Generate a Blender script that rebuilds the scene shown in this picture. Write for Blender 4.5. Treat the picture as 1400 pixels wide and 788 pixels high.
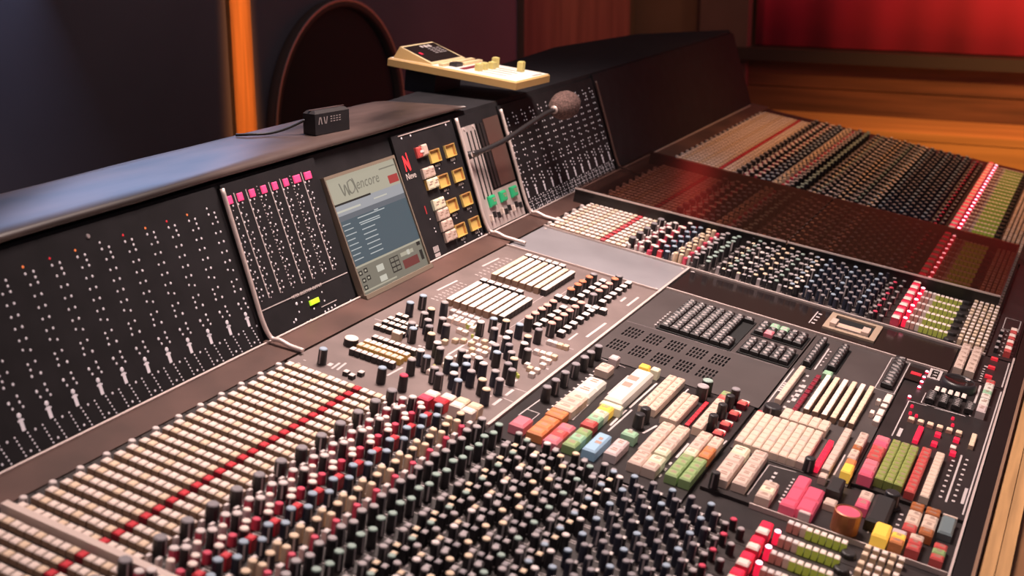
import bpy, math, random
from mathutils import Matrix, Vector
random.seed(7)
S = bpy.context.scene
for o in list(bpy.data.objects):
    bpy.data.objects.remove(o, do_unlink=True)
COL = S.collection
R = math.radians

# ------------------------------------------------------------------ camera, world, lights, exposure
ZO = 0.95                                   # height of the console origin above the floor
PITCH, YAW, RAKE = 0.2812, 0.4366, 0.1724
cam = bpy.data.cameras.new('camera'); cam.sensor_width = 36; cam.lens = 46.12
cam.dof.use_dof = True; cam.dof.focus_distance = 1.95; cam.dof.aperture_fstop = 6.0
cam.clip_start = 0.05
camo = bpy.data.objects.new('camera', cam); COL.objects.link(camo)
camo.location = (0.9468, -0.8980, 0.5672 + ZO)
camo.rotation_euler = (math.pi / 2 - PITCH, 0, YAW)
S.camera = camo
w = bpy.data.worlds.new('room_air'); S.world = w; w.use_nodes = True
w.node_tree.nodes['Background'].inputs[0].default_value = (0.32, 0.275, 0.295, 1)
w.node_tree.nodes['Background'].inputs[1].default_value = 0.42
S.view_settings.view_transform = 'Standard'
S.view_settings.look = 'None'
S.view_settings.exposure = 0.0
S.view_settings.gamma = 1.0

def area(name, loc, target, size, power, color, size_y=None, spread=180):
    l = bpy.data.lights.new(name, 'AREA'); l.energy = power; l.color = color; l.size = size
    l.spread = R(spread)
    if size_y:
        l.shape = 'RECTANGLE'; l.size_y = size_y
    o = bpy.data.objects.new(name, l); COL.objects.link(o); o.location = loc
    d = Vector(target) - Vector(loc); o.rotation_euler = d.to_track_quat('-Z', 'Y').to_euler()
    return o
def spot(name, loc, target, power, color, angle, blend=0.6, radius=0.05):
    l = bpy.data.lights.new(name, 'SPOT'); l.energy = power; l.color = color
    l.spot_size = R(angle); l.spot_blend = blend; l.shadow_soft_size = radius
    o = bpy.data.objects.new(name, l); COL.objects.link(o); o.location = loc
    d = Vector(target) - Vector(loc); o.rotation_euler = d.to_track_quat('-Z', 'Y').to_euler()
    return o
area('key_light', (0.22, 1.0, 2.7), (0.22, 0.85, 0.9), 0.6, 19, (1, 0.80, 0.73), 0.5, 75)
spot('near_bank_light', (0.1, -0.5, 2.6), (0.2, 0.2, 0.9), 34, (1, 0.78, 0.74), 50, 1.0, 0.15)
spot('far_bank_light', (0.9, 2.6, 2.7), (0.45, 2.5, 0.9), 130, (1, 0.44, 0.16), 44, 1.0, 0.12)
area('post_light', (-0.93, 1.987, 2.55), (-1.19, 1.987, 1.2), 0.06, 0.5, (1, 0.37, 0.10), 0.22, 6)
spot('wall_light', (0.9, 3.1, 2.1), (0.75, 4.5, 0.62), 250, (1, 0.46, 0.13), 66, 1.0, 0.1)
spot('curtain_light', (2.3, 4.45, 1.1), (1.3, 4.95, 1.05), 95, (1, 0.04, 0.10), 130, 1.0, 0.1)
spot('remote_light', (0.35, 1.0, 2.6), (-0.2, 1.4, 1.2), 30, (1, 0.86, 0.6), 16, 0.8, 0.05)
area('pad_light', (-1.1, 1.25, 1.68), (-0.2, 0.25, 1.18), 0.8, 4.6, (0.42, 0.58, 1.0), 0.5)

spot('upper_wall_light', (0.2, 3.9, 2.85), (0.25, 5.0, 1.95), 40, (1, 0.50, 0.25), 100, 1.0, 0.1)
spot('rear_left_light', (-0.3, 3.7, 2.5), (-1.1, 4.6, 1.1), 26, (1, 0.45, 0.2), 50, 1.0, 0.1)

# ------------------------------------------------------------------ materials
MATS = {}
def mat(name, col, rough=0.5, metal=0.0, emit=None, es=0.0, noise=0.0, nscale=40.0, bump=0.0, stretch=None, coat=0.0, spec=0.5, col2=None):
    if name in MATS: return MATS[name]
    m = bpy.data.materials.new(name); m.use_nodes = True
    nt = m.node_tree; b = nt.nodes['Principled BSDF']
    b.inputs['Base Color'].default_value = (*col, 1); b.inputs['Roughness'].default_value = rough
    b.inputs['Metallic'].default_value = metal; b.inputs['Specular IOR Level'].default_value = spec
    if coat: b.inputs['Coat Weight'].default_value = coat
    if emit:
        b.inputs['Emission Color'].default_value = (*emit, 1); b.inputs['Emission Strength'].default_value = es
    if noise or bump:
        tc = nt.nodes.new('ShaderNodeTexCoord'); mp = nt.nodes.new('ShaderNodeMapping')
        if stretch: mp.inputs['Scale'].default_value = stretch
        n = nt.nodes.new('ShaderNodeTexNoise'); n.inputs['Scale'].default_value = nscale; n.inputs['Detail'].default_value = 6
        nt.links.new(tc.outputs['Object'], mp.inputs[0]); nt.links.new(mp.outputs[0], n.inputs['Vector'])
        if noise:
            r = nt.nodes.new('ShaderNodeValToRGB')
            c2 = col2 or tuple(c * (1 - noise) for c in col)
            r.color_ramp.elements[0].position = 0.36; r.color_ramp.elements[1].position = 0.66
            r.color_ramp.elements[0].color = (*c2, 1); r.color_ramp.elements[1].color = (*col, 1)
            nt.links.new(n.outputs['Fac'], r.inputs[0]); nt.links.new(r.outputs[0], b.inputs['Base Color'])
        if bump:
            bp = nt.nodes.new('ShaderNodeBump'); bp.inputs['Strength'].default_value = bump; bp.inputs['Distance'].default_value = 0.002
            nt.links.new(n.outputs['Fac'], bp.inputs['Height']); nt.links.new(bp.outputs[0], b.inputs['Normal'])
    MATS[name] = m
    return m
M = dict(
 plate=mat('strip_plate', (0.036, 0.026, 0.024), 0.45, noise=0.4, nscale=60),
 brown=mat('brown_plate', (0.20, 0.150, 0.140), 0.42, noise=0.25, nscale=14),
 grey=mat('grey_plate', (0.25, 0.235, 0.25), 0.38, noise=0.18, nscale=9),
 grille=mat('dark_grey_plate', (0.072, 0.058, 0.056), 0.42, noise=0.2, nscale=12),
 dark=mat('black_plate', (0.028, 0.022, 0.022), 0.36, noise=0.3, nscale=20),
 gloss=mat('gloss_black_plate', (0.018, 0.013, 0.013), 0.16),
 black=mat('black_plastic', (0.022, 0.019, 0.021), 0.42),
 navy=mat('navy_plastic', (0.017, 0.020, 0.036), 0.42),
 blackkey=mat('black_key', (0.022, 0.018, 0.018), 0.5),
 bridge=mat('bridge_black', (0.019, 0.017, 0.019), 0.65, noise=0.25, nscale=30, spec=0.2),
 void=mat('slot_black', (0.004, 0.004, 0.004), 0.8),
 cside=mat('button_side', (0.34, 0.22, 0.15), 0.5), rside=mat('red_button_side', (0.25, 0.02, 0.03), 0.5),
 cream=mat('cream_button', (0.84, 0.68, 0.60), 0.42),
 cream2=mat('warm_cream_button', (0.78, 0.58, 0.42), 0.42),
 white=mat('white_cap', (0.70, 0.60, 0.57), 0.4),
 greycap=mat('grey_cap', (0.25, 0.22, 0.23), 0.45),
 palecap=mat('pale_cap', (0.36, 0.31, 0.31), 0.45),
 tan=mat('tan_cap', (0.70, 0.52, 0.36), 0.45),
 green_cap=mat('green_cap', (0.28, 0.37, 0.32), 0.45),
 blue_cap=mat('blue_cap', (0.30, 0.37, 0.45), 0.45),
 pinkcap=mat('pink_cap', (0.72, 0.36, 0.30), 0.45),
 orangecap=mat('orange_cap', (0.62, 0.20, 0.10), 0.45),
 red=mat('red_button', (0.62, 0.035, 0.05), 0.4),
 redpink=mat('pink_red_knob', (0.62, 0.06, 0.11), 0.4),
 darkred=mat('dark_red_key', (0.22, 0.018, 0.035), 0.35),
 print=mat('white_print', (0.50, 0.43, 0.42), 0.6),
 dimprint=mat('dim_print', (0.30, 0.25, 0.25), 0.6),
 rail=mat('pale_metal_rail', (0.70, 0.57, 0.53), 0.35, 0.3),
 silver=mat('silver_plate', (0.56, 0.47, 0.44), 0.38, 0.1, noise=0.25, nscale=60, stretch=(1, .08, 1)),
 ledge=mat('ledge_brown', (0.115, 0.058, 0.046), 0.45, noise=0.5, nscale=7),
 wood=mat('pale_wood', (0.60, 0.33, 0.14), 0.45, noise=0.35, nscale=9, stretch=(9, .5, 9), bump=0.1),
 woodshade=mat('shaded_wood', (0.26, 0.12, 0.05), 0.5, noise=0.45, nscale=7, stretch=(9, .5, 9)),
 pad=mat('dusty_pad', (0.095, 0.062, 0.054), 0.36, noise=0.75, nscale=5, stretch=(2.2, .7, 2), bump=0.25),
 led_red=mat('red_led', (0.48, 0.012, 0.03), 0.4, emit=(1, 0.02, 0.07), es=0.75),
 led_dim=mat('dim_red_led', (0.45, 0.02, 0.03), 0.4, emit=(1, 0.03, 0.05), es=0.5),
 led_hot=mat('hot_pink_led', (0.8, 0.4, 0.5), 0.4, emit=(1, 0.42, 0.52), es=4),
 led_yel=mat('yellow_green_led', (0.40, 0.38, 0.10), 0.4, emit=(0.75, 0.85, 0.08), es=0.12),
 led_green=mat('green_led', (0.02, 0.32, 0.13), 0.4, emit=(0.02, 0.7, 0.28), es=0.12),
 dot=mat('white_dot', (0.62, 0.55, 0.57), 0.5, emit=(0.9, 0.75, 0.8), es=0.22),  # slight glow put into unlit dots so they read pale
 orangedot=mat('orange_dot', (0.6, 0.15, 0.05), 0.5, emit=(1, 0.22, 0.06), es=0.7),
 magenta=mat('magenta_window', (0.7, 0.05, 0.16), 0.5, emit=(1, 0.06, 0.20), es=0.8),
)
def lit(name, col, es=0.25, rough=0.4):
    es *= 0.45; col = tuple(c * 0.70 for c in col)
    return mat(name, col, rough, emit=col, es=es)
KD = 0.86
K = dict(
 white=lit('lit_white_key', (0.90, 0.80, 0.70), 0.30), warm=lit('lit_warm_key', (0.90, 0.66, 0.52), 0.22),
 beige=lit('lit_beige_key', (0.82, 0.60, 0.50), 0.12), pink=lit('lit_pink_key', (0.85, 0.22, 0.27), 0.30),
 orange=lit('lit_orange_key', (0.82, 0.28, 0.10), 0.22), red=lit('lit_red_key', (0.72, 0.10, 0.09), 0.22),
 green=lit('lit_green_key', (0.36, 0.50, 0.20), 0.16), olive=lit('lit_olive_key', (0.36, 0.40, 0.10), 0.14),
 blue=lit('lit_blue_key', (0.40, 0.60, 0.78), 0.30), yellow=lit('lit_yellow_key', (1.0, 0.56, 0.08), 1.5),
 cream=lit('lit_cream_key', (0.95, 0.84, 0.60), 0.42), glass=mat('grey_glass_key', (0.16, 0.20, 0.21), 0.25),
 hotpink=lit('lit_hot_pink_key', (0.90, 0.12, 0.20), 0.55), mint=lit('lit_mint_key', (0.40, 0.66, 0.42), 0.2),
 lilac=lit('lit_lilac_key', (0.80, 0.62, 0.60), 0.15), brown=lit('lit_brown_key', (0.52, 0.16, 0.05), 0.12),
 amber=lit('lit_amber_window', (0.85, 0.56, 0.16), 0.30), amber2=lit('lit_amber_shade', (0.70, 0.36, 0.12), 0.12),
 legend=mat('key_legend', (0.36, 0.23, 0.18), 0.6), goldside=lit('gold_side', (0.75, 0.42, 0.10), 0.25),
)

# ------------------------------------------------------------------ mesh helpers (shapes are (verts, faces, material slot per face))
def sh_key(du, dv, h, c=None, z0=0.0, legend=0):
    a, b = du / 2, dv / 2; c = min(du, dv) * 0.14 if c is None else c; c = min(c, h * .6)
    V = [(-a, -b, z0), (a, -b, z0), (a, b, z0), (-a, b, z0)]
    V += [(-a, -b, h - c), (a, -b, h - c), (a, b, h - c), (-a, b, h - c)]
    V += [(-a + c, -b + c, h), (a - c, -b + c, h), (a - c, b - c, h), (-a + c, b - c, h)]
    F = [(0, 1, 5, 4), (1, 2, 6, 5), (2, 3, 7, 6), (3, 0, 4, 7), (4, 5, 9, 8), (5, 6, 10, 9), (6, 7, 11, 10), (7, 4, 8, 11), (8, 9, 10, 11)]
    I = [1, 1, 1, 1, 0, 0, 0, 0, 0]
    if legend:
        rnd = random.Random(legend); y = 0
        for t in range(2 if legend < 50 else 3):
            lw = a * (0.25 + 0.3 * rnd.random()); lh = b * 0.13; cx = (rnd.random() - .5) * a * .5; cy = b * (0.35 - 0.42 * t)
            n = len(V); z = h + 0.00025
            V += [(cx - lw, cy - lh, z), (cx + lw, cy - lh, z), (cx + lw, cy + lh, z), (cx - lw, cy + lh, z)]
            F.append((n, n + 1, n + 2, n + 3)); I.append(2)
    return V, F, I
def sh_box(x0, x1, y0, y1, z0, z1, i=0):
    V = [(x0, y0, z0), (x1, y0, z0), (x1, y1, z0), (x0, y1, z0), (x0, y0, z1), (x1, y0, z1), (x1, y1, z1), (x0, y1, z1)]
    F = [(3, 2, 1, 0), (4, 5, 6, 7), (0, 1, 5, 4), (1, 2, 6, 5), (2, 3, 7, 6), (3, 0, 4, 7)]
    return V, F, [i] * 6
def sh_quad(x0, x1, y0, y1, z, i=0):
    return [(x0, y0, z), (x1, y0, z), (x1, y1, z), (x0, y1, z)], [(0, 1, 2, 3)], [i]
def sh_lathe(prof, n=14, cap_from=None, top=True):
    """prof: list of (r, z); faces above index cap_from take slot 0, below slot 1"""
    V, F, I = [], [], []
    for r, z in prof:
        for k in range(n):
            t = 2 * math.pi * k / n; V.append((r * math.cos(t), r * math.sin(t), z))
    for j in range(len(prof) - 1):
        for k in range(n):
            F.append((j * n + k, j * n + (k + 1) % n, (j + 1) * n + (k + 1) % n, (j + 1) * n + k))
            I.append(0 if cap_from is not None and j >= cap_from else 1)
    if top:
        b = (len(prof) - 1) * n
        F.append(tuple(range(b, b + n))); I.append(0)
    return V, F, I
def sh_body(r, h, n=12, skirt=False, pointer=True):
    p = [(r * 1.35, 0), (r * 1.35, 0.0018), (r * 1.02, 0.0026)] if skirt else [(r, 0)]
    V, F, I = sh_lathe(p + [(r * 0.93, h - 0.0016)], n, None, False)
    if pointer and h > .013:
        a = .0011; b = len(V); q = r * 1.005; e = r * .95
        V += [(q, -a, .002), (q, a, .002), (e, a, h - .0018), (e, -a, h - .0018)]; F.append((b, b + 1, b + 2, b + 3)); I.append(0)
    return V, F, I
def sh_cap(r, h, n=12):
    return sh_lathe([(r * 0.93, h - 0.0016), (r * 0.86, h - 0.0006), (r * 0.74, h)], n, 0)
def knob_pair(parent, loc, rot, r, h, capm, sidem, pm, n=12, skirt=False, name='knob'):
    b = obj(name, mesh('knob_body', sh_body(r, h, n, skirt), (pm, sidem), ('kb', r, h, sidem.name, skirt, n)), parent, loc, (0, 0, rot))
    obj('cap', mesh('knob_cap', sh_cap(r, h, n), (capm,), ('kc', r, h, capm.name, n)), b)
    return b
def sh_knob(r, h, n=12, skirt=False):
    p = []
    if skirt: p += [(r * 1.35, 0), (r * 1.35, 0.0018), (r * 1.02, 0.0026)]
    else: p += [(r, 0)]
    p += [(r * 0.93, h - 0.0016)]
    cf = len(p) - 1
    p += [(r * 0.86, h - 0.0006), (r * 0.74, h)]
    return sh_lathe(p, n, cf)
def xf(shape, loc=(0, 0, 0), rot=0.0, slots=None):
    V, F, I = shape; c, s = math.cos(rot), math.sin(rot)
    V = [(x * c - y * s + loc[0], x * s + y * c + loc[1], z + loc[2]) for x, y, z in V]
    if slots: I = [slots[i] for i in I]
    return V, F, I
def join(shapes):
    V, F, I = [], [], []
    for v, f, i in shapes:
        n = len(V); V += v; F += [tuple(a + n for a in q) for q in f]; I += i
    return V, F, I
CACHE = {}
def mesh(name, shape, mats, key=None, smooth=False):
    if key is not None and key in CACHE: return CACHE[key]
    V, F, I = shape
    m = bpy.data.meshes.new(name); m.from_pydata(V, [], F)
    for t in mats: m.materials.append(t)
    m.polygons.foreach_set('material_index', [min(i, len(mats) - 1) for i in I])
    if smooth: m.polygons.foreach_set('use_smooth', [True] * len(F))
    m.update()
    if key is not None: CACHE[key] = m
    return m
def obj(name, me, parent=None, loc=(0, 0, 0), rot=(0, 0, 0), label=None, kind=None):
    o = bpy.data.objects.new(name, me); COL.objects.link(o)
    o.parent = parent; o.location = loc; o.rotation_euler = rot
    if label: o['label'] = label
    if kind: o['kind'] = kind
    return o
def thing(name, label, cat, loc=(0, 0, 0), rot=(0, 0, 0), group=None):
    o = bpy.data.objects.new(name, None); COL.objects.link(o); o.empty_display_size = 0.02
    o.location = loc; o.rotation_euler = rot; o['label'] = label; o['category'] = cat
    if group: o['group'] = group
    return o
def tube_mesh(name, pts, r, m, n=8, radii=None, key=None):
    pts = [Vector(p) for p in pts]; V, F = [], []
    up = Vector((0.13, 0.21, 0.97))
    for i, p in enumerate(pts):
        d = (pts[min(i + 1, len(pts) - 1)] - pts[max(i - 1, 0)]).normalized()
        a = d.cross(up).normalized(); b = d.cross(a).normalized(); rr = radii[i] if radii else r
        for k in range(n):
            t = 2 * math.pi * k / n; V.append(tuple(p + a * rr * math.cos(t) + b * rr * math.sin(t)))
    for i in range(len(pts) - 1):
        for k in range(n):
            F.append((i * n + k, i * n + (k + 1) % n, (i + 1) * n + (k + 1) % n, (i + 1) * n + k))
    F.append(tuple(range(n))[::-1]); b0 = (len(pts) - 1) * n; F.append(tuple(range(b0, b0 + n)))
    return mesh(name, (V, F, [0] * len(F)), [m], smooth=True)
def bez(p, n=14):
    p = [Vector(q) for q in p]; out = []
    segs = len(p) - 1
    for i in range(segs):
        p0, p1, p2, p3 = p[max(i - 1, 0)], p[i], p[i + 1], p[min(i + 2, segs)]
        for k in range(n):
            t = k / n
            out.append(0.5 * ((2 * p1) + (-p0 + p2) * t + (2 * p0 - 5 * p1 + 4 * p2 - p3) * t * t + (-p0 + 3 * p1 - 3 * p2 + p3) * t ** 3))
    out.append(p[-1]); return out
def text_obj(name, body, parent, loc, size, m, rot=(0, 0, 0), shear=0.0, align='CENTER'):
    c = bpy.data.curves.new(name, 'FONT'); c.body = body; c.size = size; c.align_x = align; c.align_y = 'CENTER'
    c.extrude = 0.0001; c.resolution_u = 2; c.shear = shear; c.materials.append(m)
    t = bpy.data.objects.new('tmp', c); me = bpy.data.meshes.new_from_object(t); bpy.data.objects.remove(t); bpy.data.curves.remove(c)
    return obj(name, me, parent, loc, rot)

# console frames: the deck (u down towards the operator, v along the desk, n up) and the upright bridge (v, w, n)
CR, SR = math.cos(RAKE), math.sin(RAKE)
def DECK(u, v, n=0.0): return Vector((u * CR + n * SR, v, ZO - u * SR + n * CR))
DROT = (0, RAKE, 0)
PHI = R(72.5)
Wd = Vector((-math.cos(PHI), 0, math.sin(PHI))); Nd = Vector((math.sin(PHI), 0, math.cos(PHI)))
B0 = DECK(-0.056, 0, 0)
def BR(v, w, n=0.0): return B0 + Vector((0, v, 0)) + Wd * w + Nd * n
BROT = Matrix(((0, Wd.x, Nd.x), (1, Wd.y, Nd.y), (0, Wd.z, Nd.z))).to_euler()

# ------------------------------------------------------------------ the room
def structure(name, shape, m, label=None):
    o = obj(name, mesh(name, shape, [m])); o['kind'] = 'structure'
    return o
wallmat = mat('wall_dark', (0.21, 0.175, 0.20), 0.8, noise=0.25, nscale=1.2)
structure('floor', sh_box(-1.3, 3.2, -2.4, 5.3, -0.1, 0.0), mat('floor_wood', (0.07, 0.04, 0.025), 0.5, noise=0.4, nscale=3, stretch=(8, 1, 1)))
structure('wall_left', sh_box(-1.32, -1.2, -2.4, 5.3, 0.0, 3.0), wallmat)
wb = structure('wall_back', sh_box(-1.2, 3.2, 5.0, 5.12, 0.0, 3.0), mat('wall_brown', (0.20, 0.115, 0.08), 0.7, noise=0.3, nscale=2))
pw = mat('post_wood', (0.62, 0.27, 0.085), 0.55, noise=0.3, nscale=12, stretch=(9, 9, .35))
structure('trim_1', sh_box(-1.2, -1.188, 1.942, 2.032, 0.0, 3.0), pw)
# wooden boards of the rear wall, one by one
bw = mat('rear_board_wood', (0.20, 0.085, 0.042), 0.5, noise=0.5, nscale=3, stretch=(.5, 6, 9))
zz = [(0.52, 0.635), (0.64, 0.755), (0.76, 0.875)]
for a, b in zz:
    obj('board', mesh('board', sh_box(-0.75, 3.2, 4.93, 4.998, a, b), [bw]), wb)
structure('trim_2', sh_box(-0.75, 3.2, 4.84, 5.0, 0.878, 0.93), mat('ledge_dark', (0.03, 0.02, 0.018), 0.5))
structure('trim_3', sh_box(-0.82, -0.60, 4.88, 5.0, 0.0, 3.0), mat('corner_wood', (0.12, 0.075, 0.065), 0.6, noise=0.3, nscale=3))
structure('trim_4', sh_box(-1.2, -1.17, 3.75, 4.99, 0.0, 3.0), mat('side_board_wood', (0.26, 0.15, 0.10), 0.6, noise=0.35, nscale=3, stretch=(4, 4, .4)))
cab = thing('wood_cabinet', 'low orange-lit wooden cabinet standing along the rear wall beyond the console', 'cabinet', (0.9, 4.5, 0))
cw = mat('cabinet_wood', (0.62, 0.30, 0.10), 0.5, noise=0.35, nscale=2.5, stretch=(.4, 6, 9))
obj('body', mesh('cab_body', sh_box(-1.35, 1.9, -0.05, 0.34, 0.0, 0.635), [cw]), cab)
obj('top', mesh('cab_top', sh_box(-1.36, 1.91, -0.054, 0.34, 0.636, 0.665), [cw]), cab)
# curtain with folds
V, F = [], []
n = 90
for i in range(n + 1):
    x = -0.58 + 3.6 * i / n; y = 4.945 + 0.008 * math.sin(i * 0.45) + 0.004 * math.sin(i * 1.3)
    V += [(x, y, 0.935), (x, y, 1.60)]
for i in range(n): F.append((2 * i, 2 * i + 2, 2 * i + 3, 2 * i + 1))
cu = obj('red_curtain', mesh('curtain', (V, F, [0] * n), [mat('red_cloth', (0.46, 0.03, 0.07), 0.9)], smooth=True))
sol = cu.modifiers.new('thick', 'SOLIDIFY'); sol.thickness = 0.008
cu['label'] = 'red lit curtain hanging above the dark ledge of the rear wall'; cu['category'] = 'curtain'

lamp = thing('wall_lamp', 'small round red lamp high on the rear wall', 'lamp', (-0.55, 4.995, 1.98), (R(90), 0, 0))
obj('housing', mesh('lh', sh_lathe([(.11, 0), (.11, .05), (.095, .055)], 20, None, False), [MATS['black_plastic']]), lamp)
obj('lens', mesh('ll', sh_lathe([(.094, .045), (.05, .06), (.01, .064)], 20), [mat('red_lens', (0.5, 0.03, 0.03), 0.4, emit=(1, .06, .05), es=2.2)]), lamp)

# round dark disc with a wooden rim on the left wall
rd = thing('round_loudspeaker', 'large round black disc with wooden rim on the dark side wall', 'loudspeaker', (-1.198, 2.445, 0.905), (0, R(90), 0))
rd.scale = (0.95, 0.95, 0.32)
obj('rim', mesh('rim', sh_lathe([(0.375, 0.0), (0.375, 0.105), (0.372, 0.11), (0.360, 0.11), (0.354, 0.10), (0.352, 0.02)], 64, None, False), [mat('rim_wood', (0.10, 0.055, 0.045), 0.6)], smooth=True), rd)
obj('rim_edge', mesh('rim_edge', sh_lathe([(0.3755, 0.104), (0.380, 0.107), (0.380, 0.112), (0.372, 0.113), (0.371, 0.110)], 64, None, False), [mat('rim_light', (0.6, 0.5, 0.46), 0.3, 0.6)], smooth=True), rd)
obj('cone', mesh('cone', sh_lathe([(0.354, 0.04), (0.24, 0.022), (0.10, 0.012), (0.06, 0.02)], 48), [mat('cone_black', (0.018, 0.016, 0.018), 0.7)], smooth=True), rd)

# ------------------------------------------------------------------ console body
con = thing('mixing_console', 'black mixing console body with padded bridge top and wooden armrest', 'mixing console', DECK(0, 0), DROT)
VA, VB = -0.75, 2.95
obj('chassis', mesh('chassis', sh_box(-0.30, 0.846, VA, VB, -0.16, -0.0045), [M['dark']]), con)
# ledge between the bridge and the strips
obj('ledge', mesh('ledge', sh_box(-0.060, -0.0065, VA, VB, -0.0043, 0.0015), [M['ledge']]), con)
obj('bolster', mesh('bolster', sh_box(0.8475, 0.872, VA, VB, -0.12, 0.004), [M['gloss']]), con)
obj('bolster_edge', mesh('bedge', sh_box(0.8665, 0.8705, VA, VB, 0.0042, 0.0062), [mat('bolster_rim', (0.25, 0.15, 0.10), 0.35)]), con)
for a, b in ((0.8745, 0.8885), (0.8895, 0.904)):
    obj('armrest_plank', mesh('plank', sh_box(a, b, VA, VB, -0.03, 0.018), [M['wood']]), con, label='pale wooden plank of the armrest')
obj('armrest_edge', mesh('plank2', sh_box(0.906, 0.955, VA, VB, -0.05, 0.006), [M['woodshade']]), con, label='outer wooden edge with its side shading painted darker')  # shading on the armrest's outer side, put into a darker wood colour
obj('pedestal', mesh('ped', sh_box(-0.2, 0.5, -0.6, 2.8, -0.80, -0.2), [M['bridge']]), con, (0, 0, 0), (0, 0, 0))
def strip_line(u0, v0, u1, v1, wd=0.004, m='rail', n=0.0035, name='divider_rail'):
    L = math.hypot(u1 - u0, v1 - v0); a = math.atan2(v1 - v0, u1 - u0)
    return obj(name, mesh('ln', sh_box(-L / 2, L / 2, -wd / 2, wd / 2, -0.0045, n), [M[m]]), con, ((u0 + u1) / 2, (v0 + v1) / 2, 0), (0, 0, a))
strip_line(0.2835, 0.46, 0.2835, 1.277)
strip_line(0.287, 1.1415, 0.757, 1.1415, 0.0035)
strip_line(-0.004, 1.117, 0.280, 1.117, 0.003)
strip_line(-0.004, 1.2795, 0.800, 1.2795, 0.0045)
strip_line(0.612, 0.4985, 0.842, 0.4985, 0.002, n=0.002)
strip_line(0.8445, 0.45, 0.8445, 1.30, 0.003, n=0.003)
# bridge housing: black wedge behind the panels, top outline tapering at its far end
def bridge_w(v, w, n=0.0):
    return BR(v, w, n)
cmx = Matrix.Rotation(-RAKE, 4, 'Y') @ Matrix.Translation(-DECK(0, 0))
def toc(p): return tuple(cmx @ Vector(p))
top_z = ZO + 0.2255
prof = [(-0.75, -0.29), (1.2, -0.29), (2.25, -0.40), (2.69, -0.335), (2.93, -0.135)]
V = []
for v, xb in prof:
    f0 = BR(v, -0.014, -0.006); f1 = BR(v, 0.222, -0.006)
    V += [toc(f0), toc(f1), toc((xb, v, top_z)), toc((xb, v, f0.z))]
F = []
for i in range(len(prof) - 1):
    for k in range(4): F.append((4 * i + k, 4 * i + 4 + k, 4 * i + 4 + (k + 1) % 4, 4 * i + (k + 1) % 4))
F += [(0, 1, 2, 3), (19, 18, 17, 16)]
obj('bridge_housing', mesh('housing', (V, F, [0] * len(F)), [M['bridge']]), con)
# padded top: rounded slab
V, F = [], []
ys = [-0.75 + i * 1.945 / 40 for i in range(41)]
pr = [(-0.125, -0.001), (-0.1195, 0.0015), (-0.1200, 0.006), (-0.126, 0.0095), (-0.142, 0.0115), (-0.20, 0.0125), (-0.262, 0.0115), (-0.280, 0.009), (-0.291, 0.003), (-0.291, -0.001)]
ys[-1] = 1.197; 
for i, y in enumerate(ys):
    e = 1.0 if i < 39 else (0.85 if i == 39 else 0.25)
    wob = 0.0016 * math.sin(y * 9) + 0.001 * math.sin(y * 23)
    for x, z in pr: V.append(toc((x + wob, y, top_z + z * (e if z > 0 else 1) + (wob * .6 if z > 0.01 else 0))))
q = len(pr)
for i in range(40):
    for k in range(q - 1): F.append((i * q + k, i * q + q + k, i * q + q + k + 1, i * q + k + 1))
F.append(tuple(range(40 * q, 41 * q)))
obj('padded_top', mesh('pad', (V, F, [0] * len(F)), [M['pad']], smooth=True), con, label='dusty brown-black padded top of the bridge')
# rails between bridge panels that curve out on to the ledge
for v, wt in ((0.4725, 0.213), (1.1395, 0.213), (1.3165, 0.205), (1.8000, 0.203)):
    pts = [toc(BR(v - 0.003 * (wt - w_) / .2, w_, 0.007)) for w_ in (wt, 0.15, 0.08, 0.03)]
    pts += [toc(BR(v, 0.006, 0.010)), toc(DECK(-0.036, v + .001, 0.010)), toc(DECK(-0.020, v + .002, 0.0065)), toc(DECK(0.0, v + 0.003, 0.006)), toc(DECK(0.02, v + 0.003, 0.0058))]
    pts = pts[:-1] if v < 1 or v > 1.5 else pts
    obj('bridge_rail', tube_mesh('rail', bez(pts, 5), 0.0033 if v < 1.5 else 0.0025, M['rail'] if v < 1.5 else M['ledge']), con)
# far dark bridge panel beyond the meters
obj('blank_bridge_panel', mesh('blankb', ([toc(BR(1.806, -0.012, 0)), toc(BR(2.93, -0.012, 0)), toc(BR(2.93, 0.218, 0)), toc(BR(1.806, 0.218, 0)), toc(BR(1.806, -0.012, -.004)), toc(BR(2.93, -0.012, -.004)), toc(BR(2.93, 0.218, -.004)), toc(BR(1.806, 0.218, -.004))],
    [(0, 1, 2, 3), (0, 4, 5, 1), (1, 5, 6, 2), (2, 6, 7, 3), (3, 7, 4, 0)], [0] * 5), [M['bridge']]), con)
strip_line(-0.052, -0.7, -0.052, 2.9, 0.003, n=0.004, name='bridge_foot_trim')

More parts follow.
